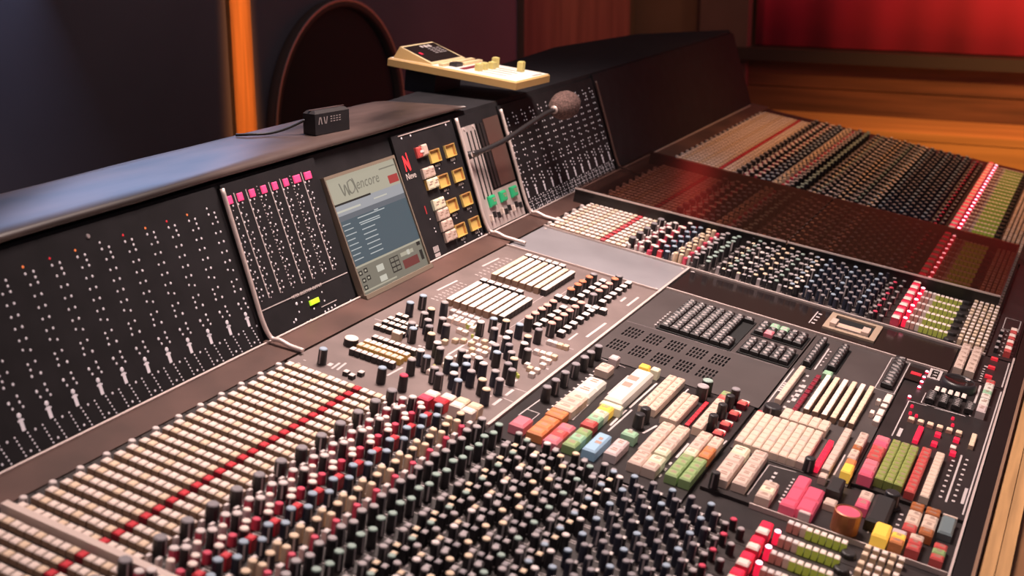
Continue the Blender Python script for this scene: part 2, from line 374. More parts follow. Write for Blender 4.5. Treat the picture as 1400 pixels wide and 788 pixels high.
# ------------------------------------------------------------------ channel strips
PIT = 0.04
def strip_items(kind):
    """list of (part name, u, dv, shape key, materials)"""
    it = []
    def knob(u, d, r, h, cap, side='black', name='knob'): it.append((name, u, d, ('knob', r, h), (M[cap], M[side])))
    def key(u, d, a, b, h, top, side=None, name='button'): it.append((name, u, d, ('key', a, b, h), (M[top], M[side or top])))
    it.append(('round_button', 0.0, 0.0, ('knob', 0.0046, 0.006), (M['white'], M['white'])))
    for d in (-0.33, 0.19):
        for i in range(15):
            u = 0.0115 + 0.0102 * i
            key(u, d, 0.0088, 0.0105, 0.008, 'red' if i == 10 else ('cream2' if (i * 7 + int(d * 10)) % 4 == 0 else 'cream'), 'rside' if i == 10 else 'cside')
    knob(0.161, 0.27, 0.0074, 0.020, 'greycap'); key(0.163, -0.20, 0.004, 0.006, 0.010, 'white')
    knob(0.178, 0.25, 0.0056, 0.015, 'white', 'redpink'); key(0.176, -0.22, 0.004, 0.007, 0.012, 'white')
    knob(0.190, 0.31, 0.0056, 0.020, 'white'); knob(0.186, -0.12, 0.0048, 0.012, 'cream', 'white')
    knob(0.202, 0.30, 0.0052, 0.016, 'cream', 'redpink'); knob(0.204, -0.33, 0.005, 0.012, 'redpink', 'redpink')
    knob(0.213, -0.18, 0.0055, 0.021, 'cream'); key(0.223, -0.24, 0.009, 0.010, 0.016, 'red')
    knob(0.2265, 0.33, 0.0058, 0.021, 'blue_cap', 'navy'); knob(0.236, -0.24, 0.0054, 0.019, 'blue_cap', 'navy')
    key(0.243, 0.20, 0.005, 0.008, 0.012, 'white')
    knob(0.256, 0.40, 0.0056, 0.019, 'tan'); knob(0.251, -0.15, 0.0050, 0.019, 'tan', 'tan'); knob(0.262, -0.14, 0.0050, 0.019, 'tan', 'tan')
    knob(0.271, -0.24, 0.0046, 0.016, 'redpink', 'redpink'); key(0.272, 0.26, 0.006, 0.008, 0.014, 'white')
    knob(0.285, 0.40, 0.0058, 0.022, 'palecap'); knob(0.290, -0.20, 0.0056, 0.022, 'palecap')
    knob(0.308, 0.40, 0.0056, 0.022, 'green_cap'); knob(0.3125, -0.20, 0.0054, 0.022, 'green_cap')
    for g in range(4):
        u = 0.333 + 0.0375 * g
        for q in range(3):
            key(u + 0.0098 * q, -0.26, 0.0064, 0.0076, 0.017, ('palecap', 'tan', 'palecap', 'greycap')[(g + q) % 4], 'black' if q else 'palecap')
        knob(u + 0.004, 0.30, 0.0050, 0.022, ('palecap', 'white', 'tan', 'palecap')[g])
        knob(u + 0.0185, 0.10, 0.0046, 0.021, ('green_cap', 'palecap', 'palecap', 'blue_cap')[g])
        key(u + 0.0150, 0.36, 0.0066, 0.0076, 0.017, ('tan', 'palecap', 'greycap', 'palecap')[g], 'black')
        knob(u + 0.0290, -0.10, 0.0048, 0.021, ('palecap', 'tan', 'green_cap', 'white')[g])
    for g in range(5):
        u = 0.488 + 0.0235 * g
        knob(u, 0.24, 0.0049, 0.021, 'greycap' if g % 2 else 'blue_cap', 'navy'); knob(u + 0.010, -0.24, 0.0047, 0.021, 'greycap', 'navy')
        key(u + 0.011, 0.22, 0.004, 0.006, 0.011, ('palecap', 'white', 'greycap')[g % 3], 'black')
    knob(0.611, 0.16, 0.0045, 0.014, 'redpink'); knob(0.606, -0.26, 0.0045, 0.015, 'palecap'); knob(0.624, -0.22, 0.0045, 0.014, 'palecap')
    it.append(('button', 0.647, 0.30, ('key', 0.0135, 0.0135, 0.019), (M['led_red'], M['led_dim'])))
    key(0.647, -0.12, 0.0135, 0.0140, 0.019, 'cream', 'redpink')
    it.append(('lamp', 0.661, 0.22, ('knob', 0.0040, 0.017), (M['led_hot'], M['led_red'])))
    for i in range(3): key(0.6675 + 0.0078 * i, 0.22, 0.0064, 0.0090, 0.0120, 'white', 'pinkcap' if i < 2 else 'cream')
    for i in range(6): it.append(('button', 0.690 + 0.008 * i, 0.20, ('key', 0.0064, 0.0095, 0.0120), (M['cream'], M['led_yel'])))
    knob(0.738, -0.02, 0.0095, 0.006, 'blackkey', 'black')
    for d in (-0.06, 0.40):
        for i in range(5): key(0.755 + 0.0095 * i, d, 0.0066, 0.0082, 0.012, 'cream2' if (i + kind) % 3 == 0 else 'cream', 'tan')
    return it
PRINT = []
for i in range(22):
    u = 0.166 + 0.0202 * i
    for d in (-0.46, 0.0, 0.44):
        PRINT.append(sh_quad(u, u + 0.012, d * PIT - 0.0006, d * PIT + 0.0006, 0.0))
    PRINT.append(sh_quad(u + 0.002, u + 0.004, 0.012, 0.0172, 0.0)); PRINT.append(sh_quad(u + 0.010, u + 0.012, -0.0165, -0.0120, 0.0))
for i in range(14): PRINT.append(sh_quad(0.156 + 0.034 * i, 0.164 + 0.034 * i, 0.0165, 0.0178, 0.0))
a0 = []
for k in range(10):
    t = math.pi * (0.15 + 0.7 * k / 9); a0.append((0.738 + 0.0112 * math.cos(-t + math.pi / 2 + 1.57), -0.0008 + 0.0112 * math.sin(-t + math.pi / 2 + 1.57)))
for p in a0: PRINT.append(sh_quad(p[0] - .0012, p[0] + .0012, p[1] - .0012, p[1] + .0012, 0.0))
SHAPES = {}
def shape_of(k):
    if k not in SHAPES:
        SHAPES[k] = sh_knob(k[1], k[2], 10) if k[0] == 'knob' else sh_key(k[1], k[2], k[3])
    return SHAPES[k]
ITEMS = [strip_items(0), strip_items(1)]
JOINED = {}
def joined(kind, names, uend):
    k = (kind, names, uend)
    if k not in JOINED:
        mats, shapes = [], []
        for nm, u, d, sk, mm in ITEMS[kind]:
            if nm not in names or u > uend: continue
            sl = {}
            for j, m_ in enumerate(mm):
                if m_ not in mats: mats.append(m_)
                sl[j] = mats.index(m_)
            src = shape_of(sk) if sk[0] == 'key' else sh_knob(sk[1], sk[2], 7)
            shapes.append(xf(src, (u, d * PIT, 0.0), 0, sl))
        JOINED[k] = mesh(names[0] + 's', join(shapes), mats)
    return JOINED[k]
def ordinal(i):
    return ['first', 'second', 'third', 'fourth', 'fifth', 'sixth', 'seventh', 'eighth', 'ninth', 'tenth', 'eleventh', 'twelfth', 'thirteenth', 'fourteenth', 'fifteenth',
            'sixteenth', 'seventeenth', 'eighteenth', 'nineteenth', 'twentieth', 'twenty-first', 'twenty-second', 'twenty-third'][i]
def channel_strip(v, label, group, uend=0.842, single=True, kind=0, umin=-0.006):
    t = thing('channel_strip', label, 'channel strip', DECK(0, v, 0), DROT, group)
    obj('faceplate', mesh('plate', sh_box(umin, uend, -0.0197, 0.0195 - .0004, -0.0042, 0.0), [M['plate']], ('plate', uend, umin)), t)
    if umin < 0: obj('printed_scale', mesh('scale', join(PRINT), [M['print']], 'scale'), t, (0, 0, 0.0004), kind='stuff')
    if single:
        for nm, u, d, sk, mm in ITEMS[kind]:
            if u > uend - .004 or (u < umin + .002 and umin > 0): continue
            if nm == 'knob':
                knob_pair(t, (u, d * PIT + random.uniform(-.0004, .0004), 0.0), R(random.gauss(-15, 30)), sk[1], sk[2], mm[0], mm[1], M['print'], 10); continue
            me = mesh(nm, shape_of(sk), mm, ('m', sk, mm[0].name, mm[1].name))
            obj(nm, me, t, (u, d * PIT + random.uniform(-.0004, .0004), 0.0))
    else:
        obj('buttons', joined(kind, ('button', 'round_button'), uend), t, kind='stuff')
        obj('knobs', joined(kind, ('knob', 'lamp'), uend), t, kind='stuff')
    return t
for k in range(11, -6, -1):
    i = 11 - k
    v = (k - 0.5) * PIT if k >= 0 else (k - 0.5) * PIT - 0.0095
    lab = 'channel strip of the near bank, %s out from the routing panel below the screen' % ordinal(i)
    channel_strip(v, lab, 'channel strips of the near bank', kind=i % 2)
obj('bank_rail', mesh('brail', sh_box(-0.001, 0.845, -0.0045, 0.0045, -0.004, 0.0110), [mat('pale_rail', (0.66, 0.52, 0.46), 0.45)]), con, (0, -0.0446, 0), label='pale bar between two groups of strips')
channel_strip(12 * PIT - 0.02, 'short corner module of yellow-green sided keys next to the hot pink keys', 'channel strips of the near bank', umin=0.664)
B2 = 32.42
for i in range(5):
    channel_strip((B2 + i) * PIT, 'channel strip behind the blank grey panel, %s from that panel' % ordinal(i), 'channel strips before the smoked cover', 0.801, kind=i % 2)
for i in range(5, 16):
    channel_strip((B2 + i) * PIT, 'channel strip seen dimly under the smoked cover, %s from its front edge' % ordinal(i - 5), 'channel strips under the smoked cover', 0.801, False, i % 2)
for i in range(16, 39):
    channel_strip((B2 + i) * PIT, 'orange-lit channel strip at the far end, %s behind the smoked cover' % ordinal(i - 16), 'channel strips at the far end', 0.842, False, i % 2)

# ------------------------------------------------------------------ smoked acrylic covers
acr = bpy.data.materials.new('smoked_acrylic'); acr.use_nodes = True
nt = acr.node_tree; nt.nodes.clear()
out = nt.nodes.new('ShaderNodeOutputMaterial'); mx = nt.nodes.new('ShaderNodeMixShader'); tr = nt.nodes.new('ShaderNodeBsdfTransparent'); gl = nt.nodes.new('ShaderNodeBsdfGlossy'); fr = nt.nodes.new('ShaderNodeFresnel')
tr.inputs[0].default_value = (0.62, 0.50, 0.46, 1); gl.inputs[0].default_value = (1, 0.9, 0.85, 1); gl.inputs['Roughness'].default_value = 0.2; fr.inputs[0].default_value = 1.5
geo = nt.nodes.new('ShaderNodeNewGeometry'); inv = nt.nodes.new('ShaderNodeMath'); inv.operation = 'SUBTRACT'; inv.inputs[0].default_value = 1.0; mu = nt.nodes.new('ShaderNodeMath'); mu.operation = 'MULTIPLY'
nt.links.new(geo.outputs['Backfacing'], inv.inputs[1]); nt.links.new(inv.outputs[0], mu.inputs[0]); nt.links.new(fr.outputs[0], mu.inputs[1])
nt.links.new(mu.outputs[0], mx.inputs[0]); nt.links.new(tr.outputs[0], mx.inputs[1]); nt.links.new(gl.outputs[0], mx.inputs[2]); nt.links.new(mx.outputs[0], out.inputs[0])
def cover(u0, u1, label):
    f = lambda u: 1.480 + 0.075 * u; g = lambda u: 1.932 + 0.03 * u
    t = thing('smoked_cover', label, 'cover', DECK((u0 + u1) / 2, 1.7, 0.0), DROT, 'smoked acrylic covers')
    c = (u0 + u1) / 2
    P = lambda u, v, n: (u - c, v - 1.7, n)
    V = [P(u0, f(u0), .0285), P(u1, f(u1), .0285), P(u1, g(u1), .0285), P(u0, g(u0), .0285), P(u0, f(u0), .031), P(u1, f(u1), .031), P(u1, g(u1), .031), P(u0, g(u0), .031)]
    F = sh_box(0, 1, 0, 1, 0, 1)[1]
    obj('cover_sheet', mesh('sheet', (V, F, [0] * 6), [acr]), t)
    for nm, vf, mm in (('front_wall', f, M['dark']), ('rear_wall', g, M['dark'])):
        V = [P(u0, vf(u0), .001), P(u1, vf(u1), .001), P(u1, vf(u1) + .003, .001), P(u0, vf(u0) + .003, .001), P(u0, vf(u0), .0283), P(u1, vf(u1), .0283), P(u1, vf(u1) + .003, .0283), P(u0, vf(u0) + .003, .0283)]
        obj(nm, mesh('cw', (V, F, [0] * 6), [mm]), t)
    V = [P(u0, f(u0) - .0035, .0287), P(u1, f(u1) - .0035, .0287), P(u1, f(u1) - .0006, .0287), P(u0, f(u0) - .0006, .0287), P(u0, f(u0) - .0035, .0316), P(u1, f(u1) - .0035, .0316), P(u1, f(u1) - .0006, .0316), P(u0, f(u0) - .0006, .0316)]
    obj('front_edge', mesh('fe', (V, F, [0] * 6), [M['rail']]), t, label='pale metal front edge')
    return t
cover(-0.028, 0.398, 'smoked acrylic cover with a red glow, the one against the bridge')
cv = cover(0.401, 0.792, 'smoked acrylic cover over red lamps, the one towards the armrest')
P0 = (0.792 - 0.5965)
obj('side_wall', mesh('sidew', sh_box(P0 - 0.003, P0, -0.155, 0.245, 0.001, 0.0282), [M['rail']]), cv, label='bright metal side edge')

# ------------------------------------------------------------------ master section panels
class Panel:
    def __init__(s, name, label, cat, u0, u1, v0, v1, m, plate=True):
        s.c = ((u0 + u1) / 2, (v0 + v1) / 2); s.lines = []
        s.t = thing(name, label, cat, DECK(s.c[0], s.c[1], 0), DROT)
        if plate: obj('faceplate', mesh('fp', sh_box(u0 - s.c[0], u1 - s.c[0], v0 - s.c[1], v1 - s.c[1], -0.0042, 0.0), [M[m] if isinstance(m, str) else m]), s.t)
    def put(s, name, me, u, v, n=0.0, rot=0.0, label=None):
        return obj(name, me, s.t, (u - s.c[0], v - s.c[1], n), (0, 0, rot), label)
    def knob(s, u, v, cap='palecap', side='black', r=0.0062, h=0.023, skirt=False, name='knob'):
        return knob_pair(s.t, (u - s.c[0], v - s.c[1], 0), R(random.gauss(-10, 60)), r, h, M[cap], M[side], M['dimprint'], 14, skirt, name)
    def key(s, u, v, du, dv, h, top, side=None, legend=0, name='key', lm=None, n=0.0):
        top = M[top] if isinstance(top, str) else top; side = (M[side] if isinstance(side, str) else side) or top
        du, dv = round(du, 4), round(dv, 4)
        return s.put(name, mesh('key', sh_key(du, dv, h, legend=legend), (top, side, lm or K['legend']), ('kk', du, dv, h, top.name, side.name, legend, lm.name if lm else '')), u, v, n)
    def grid(s, u0, u1, v0, v1, nu, nv, h, top, side=None, legend=0, gap=0.0009, lm=None, skip=(), name='key'):
        a, b = (u1 - u0) / nu, (v1 - v0) / nv
        for i in range(nu):
            for j in range(nv):
                if (i, j) in skip: continue
                t = top(i, j) if callable(top) else top
                s.key(u0 + a * (i + .5), v0 + b * (j + .5), a - gap, b - gap, h, t, side, (legend + (i * 3 + j * 5) % 7) if legend else 0, name, lm)
    def line(s, u0, v0, u1, v1, wd=0.0016):
        L = math.hypot(u1 - u0, v1 - v0); a = math.atan2(v1 - v0, u1 - u0)
        s.lines.append(xf(sh_quad(-L / 2, L / 2, -wd / 2, wd / 2, 0.0004), ((u0 + u1) / 2 - s.c[0], (v0 + v1) / 2 - s.c[1], 0), a))
    def rect(s, u0, u1, v0, v1, wd=0.0014):
        s.line(u0, v0, u1, v0, wd); s.line(u0, v1, u1, v1, wd); s.line(u0, v0, u0, v1, wd); s.line(u1, v0, u1, v1, wd)
    def ticks(s, u, v0, v1, n, du=0.004, dv=0.0025):
        for i in range(n):
            v = v0 + (v1 - v0) * i / max(n - 1, 1)
            s.lines.append(sh_quad(u - du / 2 - s.c[0], u + du / 2 - s.c[0], v - dv / 2 - s.c[1], v + dv / 2 - s.c[1], 0.0004))
    def done(s, m='print'):
        if s.lines: obj('printed_lines', mesh('pl', join(s.lines), [M[m]]), s.t, kind='stuff')

# A: routing and monitor panel below the screen
A = Panel('routing_panel', 'brown control panel with black knobs and cream button rows below the screen', 'control panel', -0.004, 0.281, 0.4445, 1.1150, 'brown')
for u, v in [(0.034, 0.740), (0.034, 0.701), (0.070, 0.741), (0.068, 0.703), (.069, .681), (.085, .662), (.098, .683), (.113, .666), (.098, .643), (.074, .635), (.085, .619), (.113, .621),
             (0.034, 0.469), (0.121, 0.474), (.130, .560), (.146, .548), (.136, .525), (.134, .600), (.146, .586), (.170, .566), (.186, .551), (.171, .524), (.185, .511), (.198, .527), (.212, .512),
             (.171, .602), (.186, .588), (.197, .565), (.212, .550), (.200, .596), (.213, .584), (.197, .654), (.210, .632), (.170, .706), (.191, .711), (.197, .689), (.211, .669), (.225, .647), (.237, .630),
             (.238, .609), (.251, .594), (.225, .690), (.238, .673), (.236, .574), (.252, .554), (.235, .537), (.252, .514), (.190, .749), (.219, .753), (.218, .717), (.152, .740), (.169, .747), (.144, .714)]:
    A.knob(u, v, random.choice(['palecap', 'palecap', 'white', 'greycap', 'blue_cap', 'tan']), random.choice(['black', 'black', 'navy']))
A.knob(0.153, 0.474, 'redpink')
for v in (1.048, 1.028, .999, .979, .950): A.knob(.187, v, 'orangecap' if v < 1.04 else 'greycap', r=.0068)
for v in (.877, .854, .833, .809, .786): A.knob(.188, v, 'pinkcap', r=.0068)
for v in (1.026, 1.004, .981, .957): A.knob(.223, v, 'pinkcap' if v > .96 else 'greycap', r=.0068)
A.knob(.222, 1.075, 'greycap', r=.0068); A.knob(.222, 1.055, 'orangecap', r=.0068)
for v in (.907, .883, .861, .838, .815, .792): A.knob(.2225, v, 'pinkcap', r=.0068)
for u, v in [(.198, x) for x in (1.068, 1.044, 1.020, .994, .971)] + [(.197, .944), (.185, .941), (.172, .939)] + [(.234, x) for x in (1.093, 1.070, 1.047, 1.022, .999, .975)] + [(.249, .941), (.236, .939), (.225, .934)] + [(.2355, x) for x in (.921, .900, .876, .850, .827, .804)] + [(.1975, x) for x in (.900, .875, .852, .825, .802)]:
    A.key(u, v, .0105, .0115, .0100, 'white', 'blackkey')
for i in range(8):
    u = 0.0565 + 0.0127 * i
    A.grid(u - .0052, u + .0052, .938, 1.062, 1, 9, .012, 'cream' if i % 3 else 'cream2', 'blackkey' if i == 7 else 'cside', gap=.0012)
    A.grid(u - .0052, u + .0052, .782, .888, 1, 8, .012, 'cream', 'blackkey' if i == 7 else 'cside', gap=.0012)
for u in (.0540, .0667, .0794, .0921, .1048, .1175):
    A.key(u, 1.081, .0105, .011, .010, 'white', 'blackkey'); A.key(u, .909, .0105, .011, .010, 'white', 'blackkey')
for i in range(8):
    u = .0475 + .0087 * i
    A.key(u, .582, .0074, .009, .010, 'white', 'blackkey'); A.key(u, .5615, .0074, .0105, .010, 'cream', K['goldside'])
    A.key(u, .544, .0074, .0105, .010, 'cream2', K['goldside']); A.key(u, .524, .0074, .009, .010, 'white', 'blackkey')
A.put('round_button', mesh('rb', sh_knob(.0105, .012, 16), (M['cream'], M['blackkey'])), .029, .549)
for i in range(5):
    A.key(.0285 + .0098 * i, .682, .008, .009, .008, 'cream', 'blackkey') if i < 2 else None
    A.key(.0265 + .0098 * i, .661, .008, .009, .008, 'cream', 'blackkey'); A.key(.0275 + .0098 * i, .6445, .008, .009, .008, 'cream', 'blackkey')
    A.key(.0265 + .0098 * i, .624, .008, .009, .008, 'cream', 'blackkey')
    A.key(.078 + .0100 * i, .757, .008, .009, .008, 'white'); A.key(.089 + .0110 * i, .728, .0085, .009, .008, 'cream', 'led_yel' if i > 2 else 'cream')
    A.key(.088 + .0100 * i, .744, .008, .008, .006, 'white') if i < 4 else None
A.key(.066, .610, .012, .011, .014, 'cream', 'tan')
for u, v in [(.151, .690), (.164, .691), (.175, .692), (.153, .672), (.164, .671), (.175, .670), (.164, .652), (.1735, .654), (.183, .653), (.160, .637), (.174, .634), (.184, .671), (.128, .700), (.118, .702), (.129, .722), (.122, .649), (.131, .664), (.140, .672),
             (.263, .638), (.262, .678), (.262, .697), (.2535, .698), (.235, .716), (.2445, .716), (.2535, .717), (.2625, .717), (.253, .654), (.263, .656), (.235, .763), (.2435, .763), (.252, .763), (.2605, .764), (.245, .663), (.104, .588), (.118, .560), (.155, .545), (.160, .580), (.161, .612), (.186, .629), (.226, .597), (.226, .561)]:
    A.key(u, v, .0078, .0085, .007, random.choice(['cream', 'white', 'tan']))
for (u, v, m_) in [(.199, .468, 'cream'), (.219, .474, 'cream'), (.2175, .458, 'red'), (.238, .477, 'tan'), (.2385, .461, 'cream'), (.257, .475, 'tan'), (.2565, .457, 'cream'), (.1985, .451, 'redpink')]:
    A.key(u, v, .0165, .0145, .016, m_, name='large_key')
for u, v in [(.112, .596), (.118, .592), (.123, .586), (.126, .578), (.132, .572), (.150, .566), (.156, .560), (.150, .600), (.246, .626), (.250, .622), (.140, .700)]:
    A.put('lamp', mesh('lamp', sh_knob(.0024, .005, 8), (M['led_yel'], M['led_yel']), 'ylamp'), u, v)
A.line(.266, .832, .267, .909, .004); A.line(.2655, 1.008, .2655, 1.061, .004); A.line(.250, 1.018, .250, 1.043, .004); A.line(.250, .80, .250, .835, .003)
A.line(.247, .551, .278, .547); A.line(.245, .586, .279, .588); A.line(.262, .520, .262, .545, .004); A.line(.262, .558, .262, .582, .004); A.line(.252, .600, .252, .615, .004); A.line(.225, .770, .270, .772)
A.line(.1435, .618, .144, .701, .003); A.line(.004, .654, .046, .655); A.line(.147, .770, .147, 1.07, .001); A.line(.165, .775, .165, 1.07, .001)
A.line(.014, .827, .016, .891, .0035); A.line(.014, .985, .016, 1.045, .0035); A.ticks(.026, .79, .885, 9, .006); A.ticks(.026, .94, 1.055, 9, .006); A.ticks(.034, .79, .885, 9, .004); A.ticks(.034, .94, 1.055, 9, .004)
A.line(.052, .465, .050, .488, .003); A.line(.059, .467, .056, .494, .003); A.line(.116, .499, .118, .537, .003); A.line(.044, .470, .043, .480, .006); A.ticks(.012, .449, .462, 2)
for u, v in [(.091, .474), (.087, .458), (.076, .462)]: A.key(u, v, .007, .008, .007, 'white', 'blackkey')
for i in range(26): A.ticks(random.uniform(.1, .27), random.uniform(.5, .75), 0, 1, .005, .004)
A.done()

# B: blank grey panel
Bp = Panel('blank_grey_panel', 'blank grey metal panel beyond the cream button blocks', 'panel', -0.004, 0.281, 1.1195, 1.2765, 'grey')
for u, v in ((.004, 1.127), (.004, 1.269), (.274, 1.127), (.274, 1.269)):
    Bp.put('screw', mesh('screw', sh_lathe([(.0028, 0), (.0026, .0008)], 8), (M['rail'], M['rail']), 'screw'), u, v)

# C: grille panel with dark keypad blocks
C = Panel('grille_panel', 'dark grey panel with slotted grilles and black keypads', 'control panel', .2865, .5475, .7785, 1.1390, 'grille', plate=False)
us = [.301 + .0348 * i for i in range(5)]; slots = []
uc, vc = [], []
ulist = sorted({.2865, .5475} | {round(u + .0054 * k + d, 5) for u in us for k in range(5) for d in (0, .0030)})
vlist = sorted({.7785, 1.1390} | {round(v + .0150 * k + d, 5) for v in (.8205, .8845) for k in range(3) for d in (0, .0112)})
uslot = {round(u + .0054 * k, 5) for u in us for k in range(5)}; vslot = {round(v + .0150 * k, 5) for v in (.8205, .8845) for k in range(3)}
sh = []
for i in range(len(ulist) - 1):
    for j in range(len(vlist) - 1):
        if ulist[i] in uslot and vlist[j] in vslot: continue
        sh.append(sh_quad(ulist[i] - C.c[0], ulist[i + 1] - C.c[0], vlist[j] - C.c[1], vlist[j + 1] - C.c[1], 0))
obj('grille_plate', mesh('grp', join(sh), [M['grille']]), C.t, label='dark grey plate with ten groups of slots')
obj('grille_backing', mesh('grb', sh_box(.288 - C.c[0], .546 - C.c[0], .78 - C.c[1], 1.138 - C.c[1], -.0042, -.0030), [M['void']]), C.t)
def keypad(Pn, u0, u1, v0, v1, nu, nv, top='blackkey', skip=(), special={}, bez_=True, h=.008):
    if bez_: Pn.put('keypad_bed', mesh('bed', sh_box(-(u1 - u0) / 2 - .003, (u1 - u0) / 2 + .003, -(v1 - v0) / 2 - .003, (v1 - v0) / 2 + .003, 0.0002, .0016), [M['void']]), (u0 + u1) / 2, (v0 + v1) / 2)
    a, b = (u1 - u0) / nu, (v1 - v0) / nv
    for i in range(nu):
        for j in range(nv):
            if (i, j) in skip: continue
            t = special.get((i, j), top)
            Pn.key(u0 + a * (i + .5), v0 + b * (j + .5), a - .0018, b - .0012, h, t, None, 61 + (i + 2 * j) % 9, 'key', M['print'], .0017)
keypad(C, .3385, .4530, .9530, 1.1020, 7, 12, skip={(6, j) for j in range(3, 11)})
keypad(C, .4640, .5420, 1.0520, 1.1070, 5, 3, special={(1, 2): K['mint'], (2, 2): K['mint'], (1, 0): K['pink']})
keypad(C, .4670, .5430, .9590, 1.0190, 5, 4)
for v in (.957, .969, .981, .993, 1.005, 1.017, 1.03): C.put('lamp', mesh('dl', sh_knob(.0022, .004, 8), (M['print'], M['print']), 'wlamp'), .3315, v)
C.line(.2885, .9445, .545, .9520, .0010); C.done('dimprint')

# H: gloss black blank strip with inset window
H = Panel('blank_black_panel', 'long glossy black blank panel with an inset window slot', 'panel', .2870, .7580, 1.1440, 1.2765, 'gloss')
def frame(Pn, u0, u1, v0, v1, wd, h, m, name='window_frame'):
    c = ((u0 + u1) / 2, (v0 + v1) / 2); a, b = (u1 - u0) / 2, (v1 - v0) / 2
    s_ = [sh_box(-a, a, -b, -b + wd, 0.0002, h), sh_box(-a, a, b - wd, b, .0002, h), sh_box(-a, -a + wd, -b + wd, b - wd, .0002, h), sh_box(a - wd, a, -b + wd, b - wd, .0002, h)]
    Pn.put(name, mesh('fr', join(s_), [m]), *c)
frame(H, .548, .634, 1.176, 1.262, .010, .004, mat('slot_frame', (0.40, 0.29, 0.21), 0.5))
H.put('window_bed', mesh('wb', sh_box(-.032, .032, -.032, .032, .0002, .0008), [M['void']]), .591, 1.219)
H.put('paper_label', mesh('ppl', join([sh_box(-.026, .026, -.010, .010, .001, .005), sh_box(-.032, -.022, -.015, .013, .001, .010), sh_box(.020, .032, -.015, .013, .001, .010)]), [K['beige']]), .589, 1.203)
H.put('paper_line', mesh('ppl2', sh_quad(-.020, .020, -.0025, .0025, .0054), [M['tan']]), .589, 1.203)
H.line(.525, 1.182, .525, 1.252, .002)
for i in range(4): H.ticks(.531, 1.188 + .018 * i, 0, 1, .006, .006)
for u, v in ((.294, 1.150), (.294, 1.268)): H.ticks(u, v, 0, 1, .006, .004)
H.done()

# E: panel of back-lit keys
E_ = Panel('lit_key_panel', 'black panel of glowing white, orange, red, green and blue keys', 'control panel', .2865, .5430, .4445, .7755, 'dark')
for v in (.765, .736, .712, .680, .643, .610, .581): E_.knob(.3085, v, 'greycap', 'black', .0066, .022)
def col(Pn, u0, u1, v0, v1, n, mats, h=.013, legend=11, **kw):
    ms = mats if isinstance(mats, list) else [mats]
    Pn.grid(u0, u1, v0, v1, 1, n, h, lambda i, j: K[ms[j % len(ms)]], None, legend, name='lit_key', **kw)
E_.key(.336, .762, .013, .015, .014, K['lilac'], name='lit_key'); E_.key(.337, .722, .020, .026, .013, K['beige'], legend=12, name='lit_key')
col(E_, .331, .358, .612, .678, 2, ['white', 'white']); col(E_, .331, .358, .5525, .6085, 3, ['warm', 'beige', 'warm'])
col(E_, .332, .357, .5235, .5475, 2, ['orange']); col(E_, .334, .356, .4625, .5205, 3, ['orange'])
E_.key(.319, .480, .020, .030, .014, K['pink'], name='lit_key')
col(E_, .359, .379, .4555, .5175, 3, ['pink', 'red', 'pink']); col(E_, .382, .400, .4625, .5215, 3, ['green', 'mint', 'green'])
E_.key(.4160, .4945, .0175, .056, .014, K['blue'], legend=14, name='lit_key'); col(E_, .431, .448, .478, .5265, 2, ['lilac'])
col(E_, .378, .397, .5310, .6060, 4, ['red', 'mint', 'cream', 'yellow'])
E_.key(.3880, .684, .026, .125, .016, K['white'], legend=15, name='large_lit_key'); E_.key(.3815, .764, .014, .012, .015, K['yellow'], name='lit_key'); E_.key(.3905, .6105, .030, .012, .013, K['cream'], name='lit_key')
E_.key(.3975, .765, .012, .012, .015, K['cream'], name='lit_key')
E_.key(.4395, .548, .0185, .016, .014, K['mint'], legend=16, name='lit_key')
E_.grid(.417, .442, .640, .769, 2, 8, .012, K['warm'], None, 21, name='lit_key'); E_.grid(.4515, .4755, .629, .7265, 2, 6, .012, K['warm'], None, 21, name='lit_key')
E_.knob(.434, .620, 'black', 'black', .0075, .020); E_.knob(.434, .597, 'black', 'black', .0075, .020)
for i in range(9): E_.key(.4855, .648 + .0103 * i, .0055, .0085, .0045, 'led_dim', 'darkred', name='lamp')
E_.knob(.473, .778, 'green_cap', 'black', .008, .022) if False else E_.knob(.473, .768, 'green_cap', 'black', .008, .022)
E_.knob(.4735, .744, 'palecap', 'black', .009, .022)
for v in (.767, .739, .703, .660): E_.knob(.514, v, 'greycap' if v > .75 else 'black', 'black', .0068, .023)
for v in (.760, .718, .677, .643):
    E_.key(.5280, v, .0125, .0135, .010, K['red'], 'darkred', legend=17, name='lit_key')
    E_.key(.5280, v + .016, .012, .008, .005, 'cream', 'led_dim', name='key')
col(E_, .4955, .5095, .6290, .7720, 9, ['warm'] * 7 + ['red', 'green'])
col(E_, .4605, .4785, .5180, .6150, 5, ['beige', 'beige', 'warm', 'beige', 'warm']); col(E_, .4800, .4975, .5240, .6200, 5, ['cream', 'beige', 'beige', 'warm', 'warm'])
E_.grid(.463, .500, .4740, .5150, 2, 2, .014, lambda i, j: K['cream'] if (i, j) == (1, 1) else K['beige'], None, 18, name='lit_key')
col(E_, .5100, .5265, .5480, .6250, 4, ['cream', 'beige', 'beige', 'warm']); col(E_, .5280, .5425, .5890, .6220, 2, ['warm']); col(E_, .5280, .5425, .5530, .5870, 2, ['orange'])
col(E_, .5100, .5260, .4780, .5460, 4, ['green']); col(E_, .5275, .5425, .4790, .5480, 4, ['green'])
E_.line(.300, .541, .318, .541); E_.line(.300, .517, .303, .600); E_.line(.359, .554, .357, .641, .003); E_.line(.309, .7735, .354, .768, .001); E_.line(.408, .558, .410, .641, .0025); E_.line(.319, .500, .319, .541, .001)
E_.line(.366, .665, .366, .745, .0022); E_.line(.405, .645, .407, .750, .003); E_.line(.448, .66, .449, .765, .002); E_.line(.4300, .570, .4300, .585, .004); E_.line(.404, .575, .404, .635, .003); E_.line(.503, .55, .503, .60, .003); E_.line(.405, .478, .405, .516, .001)
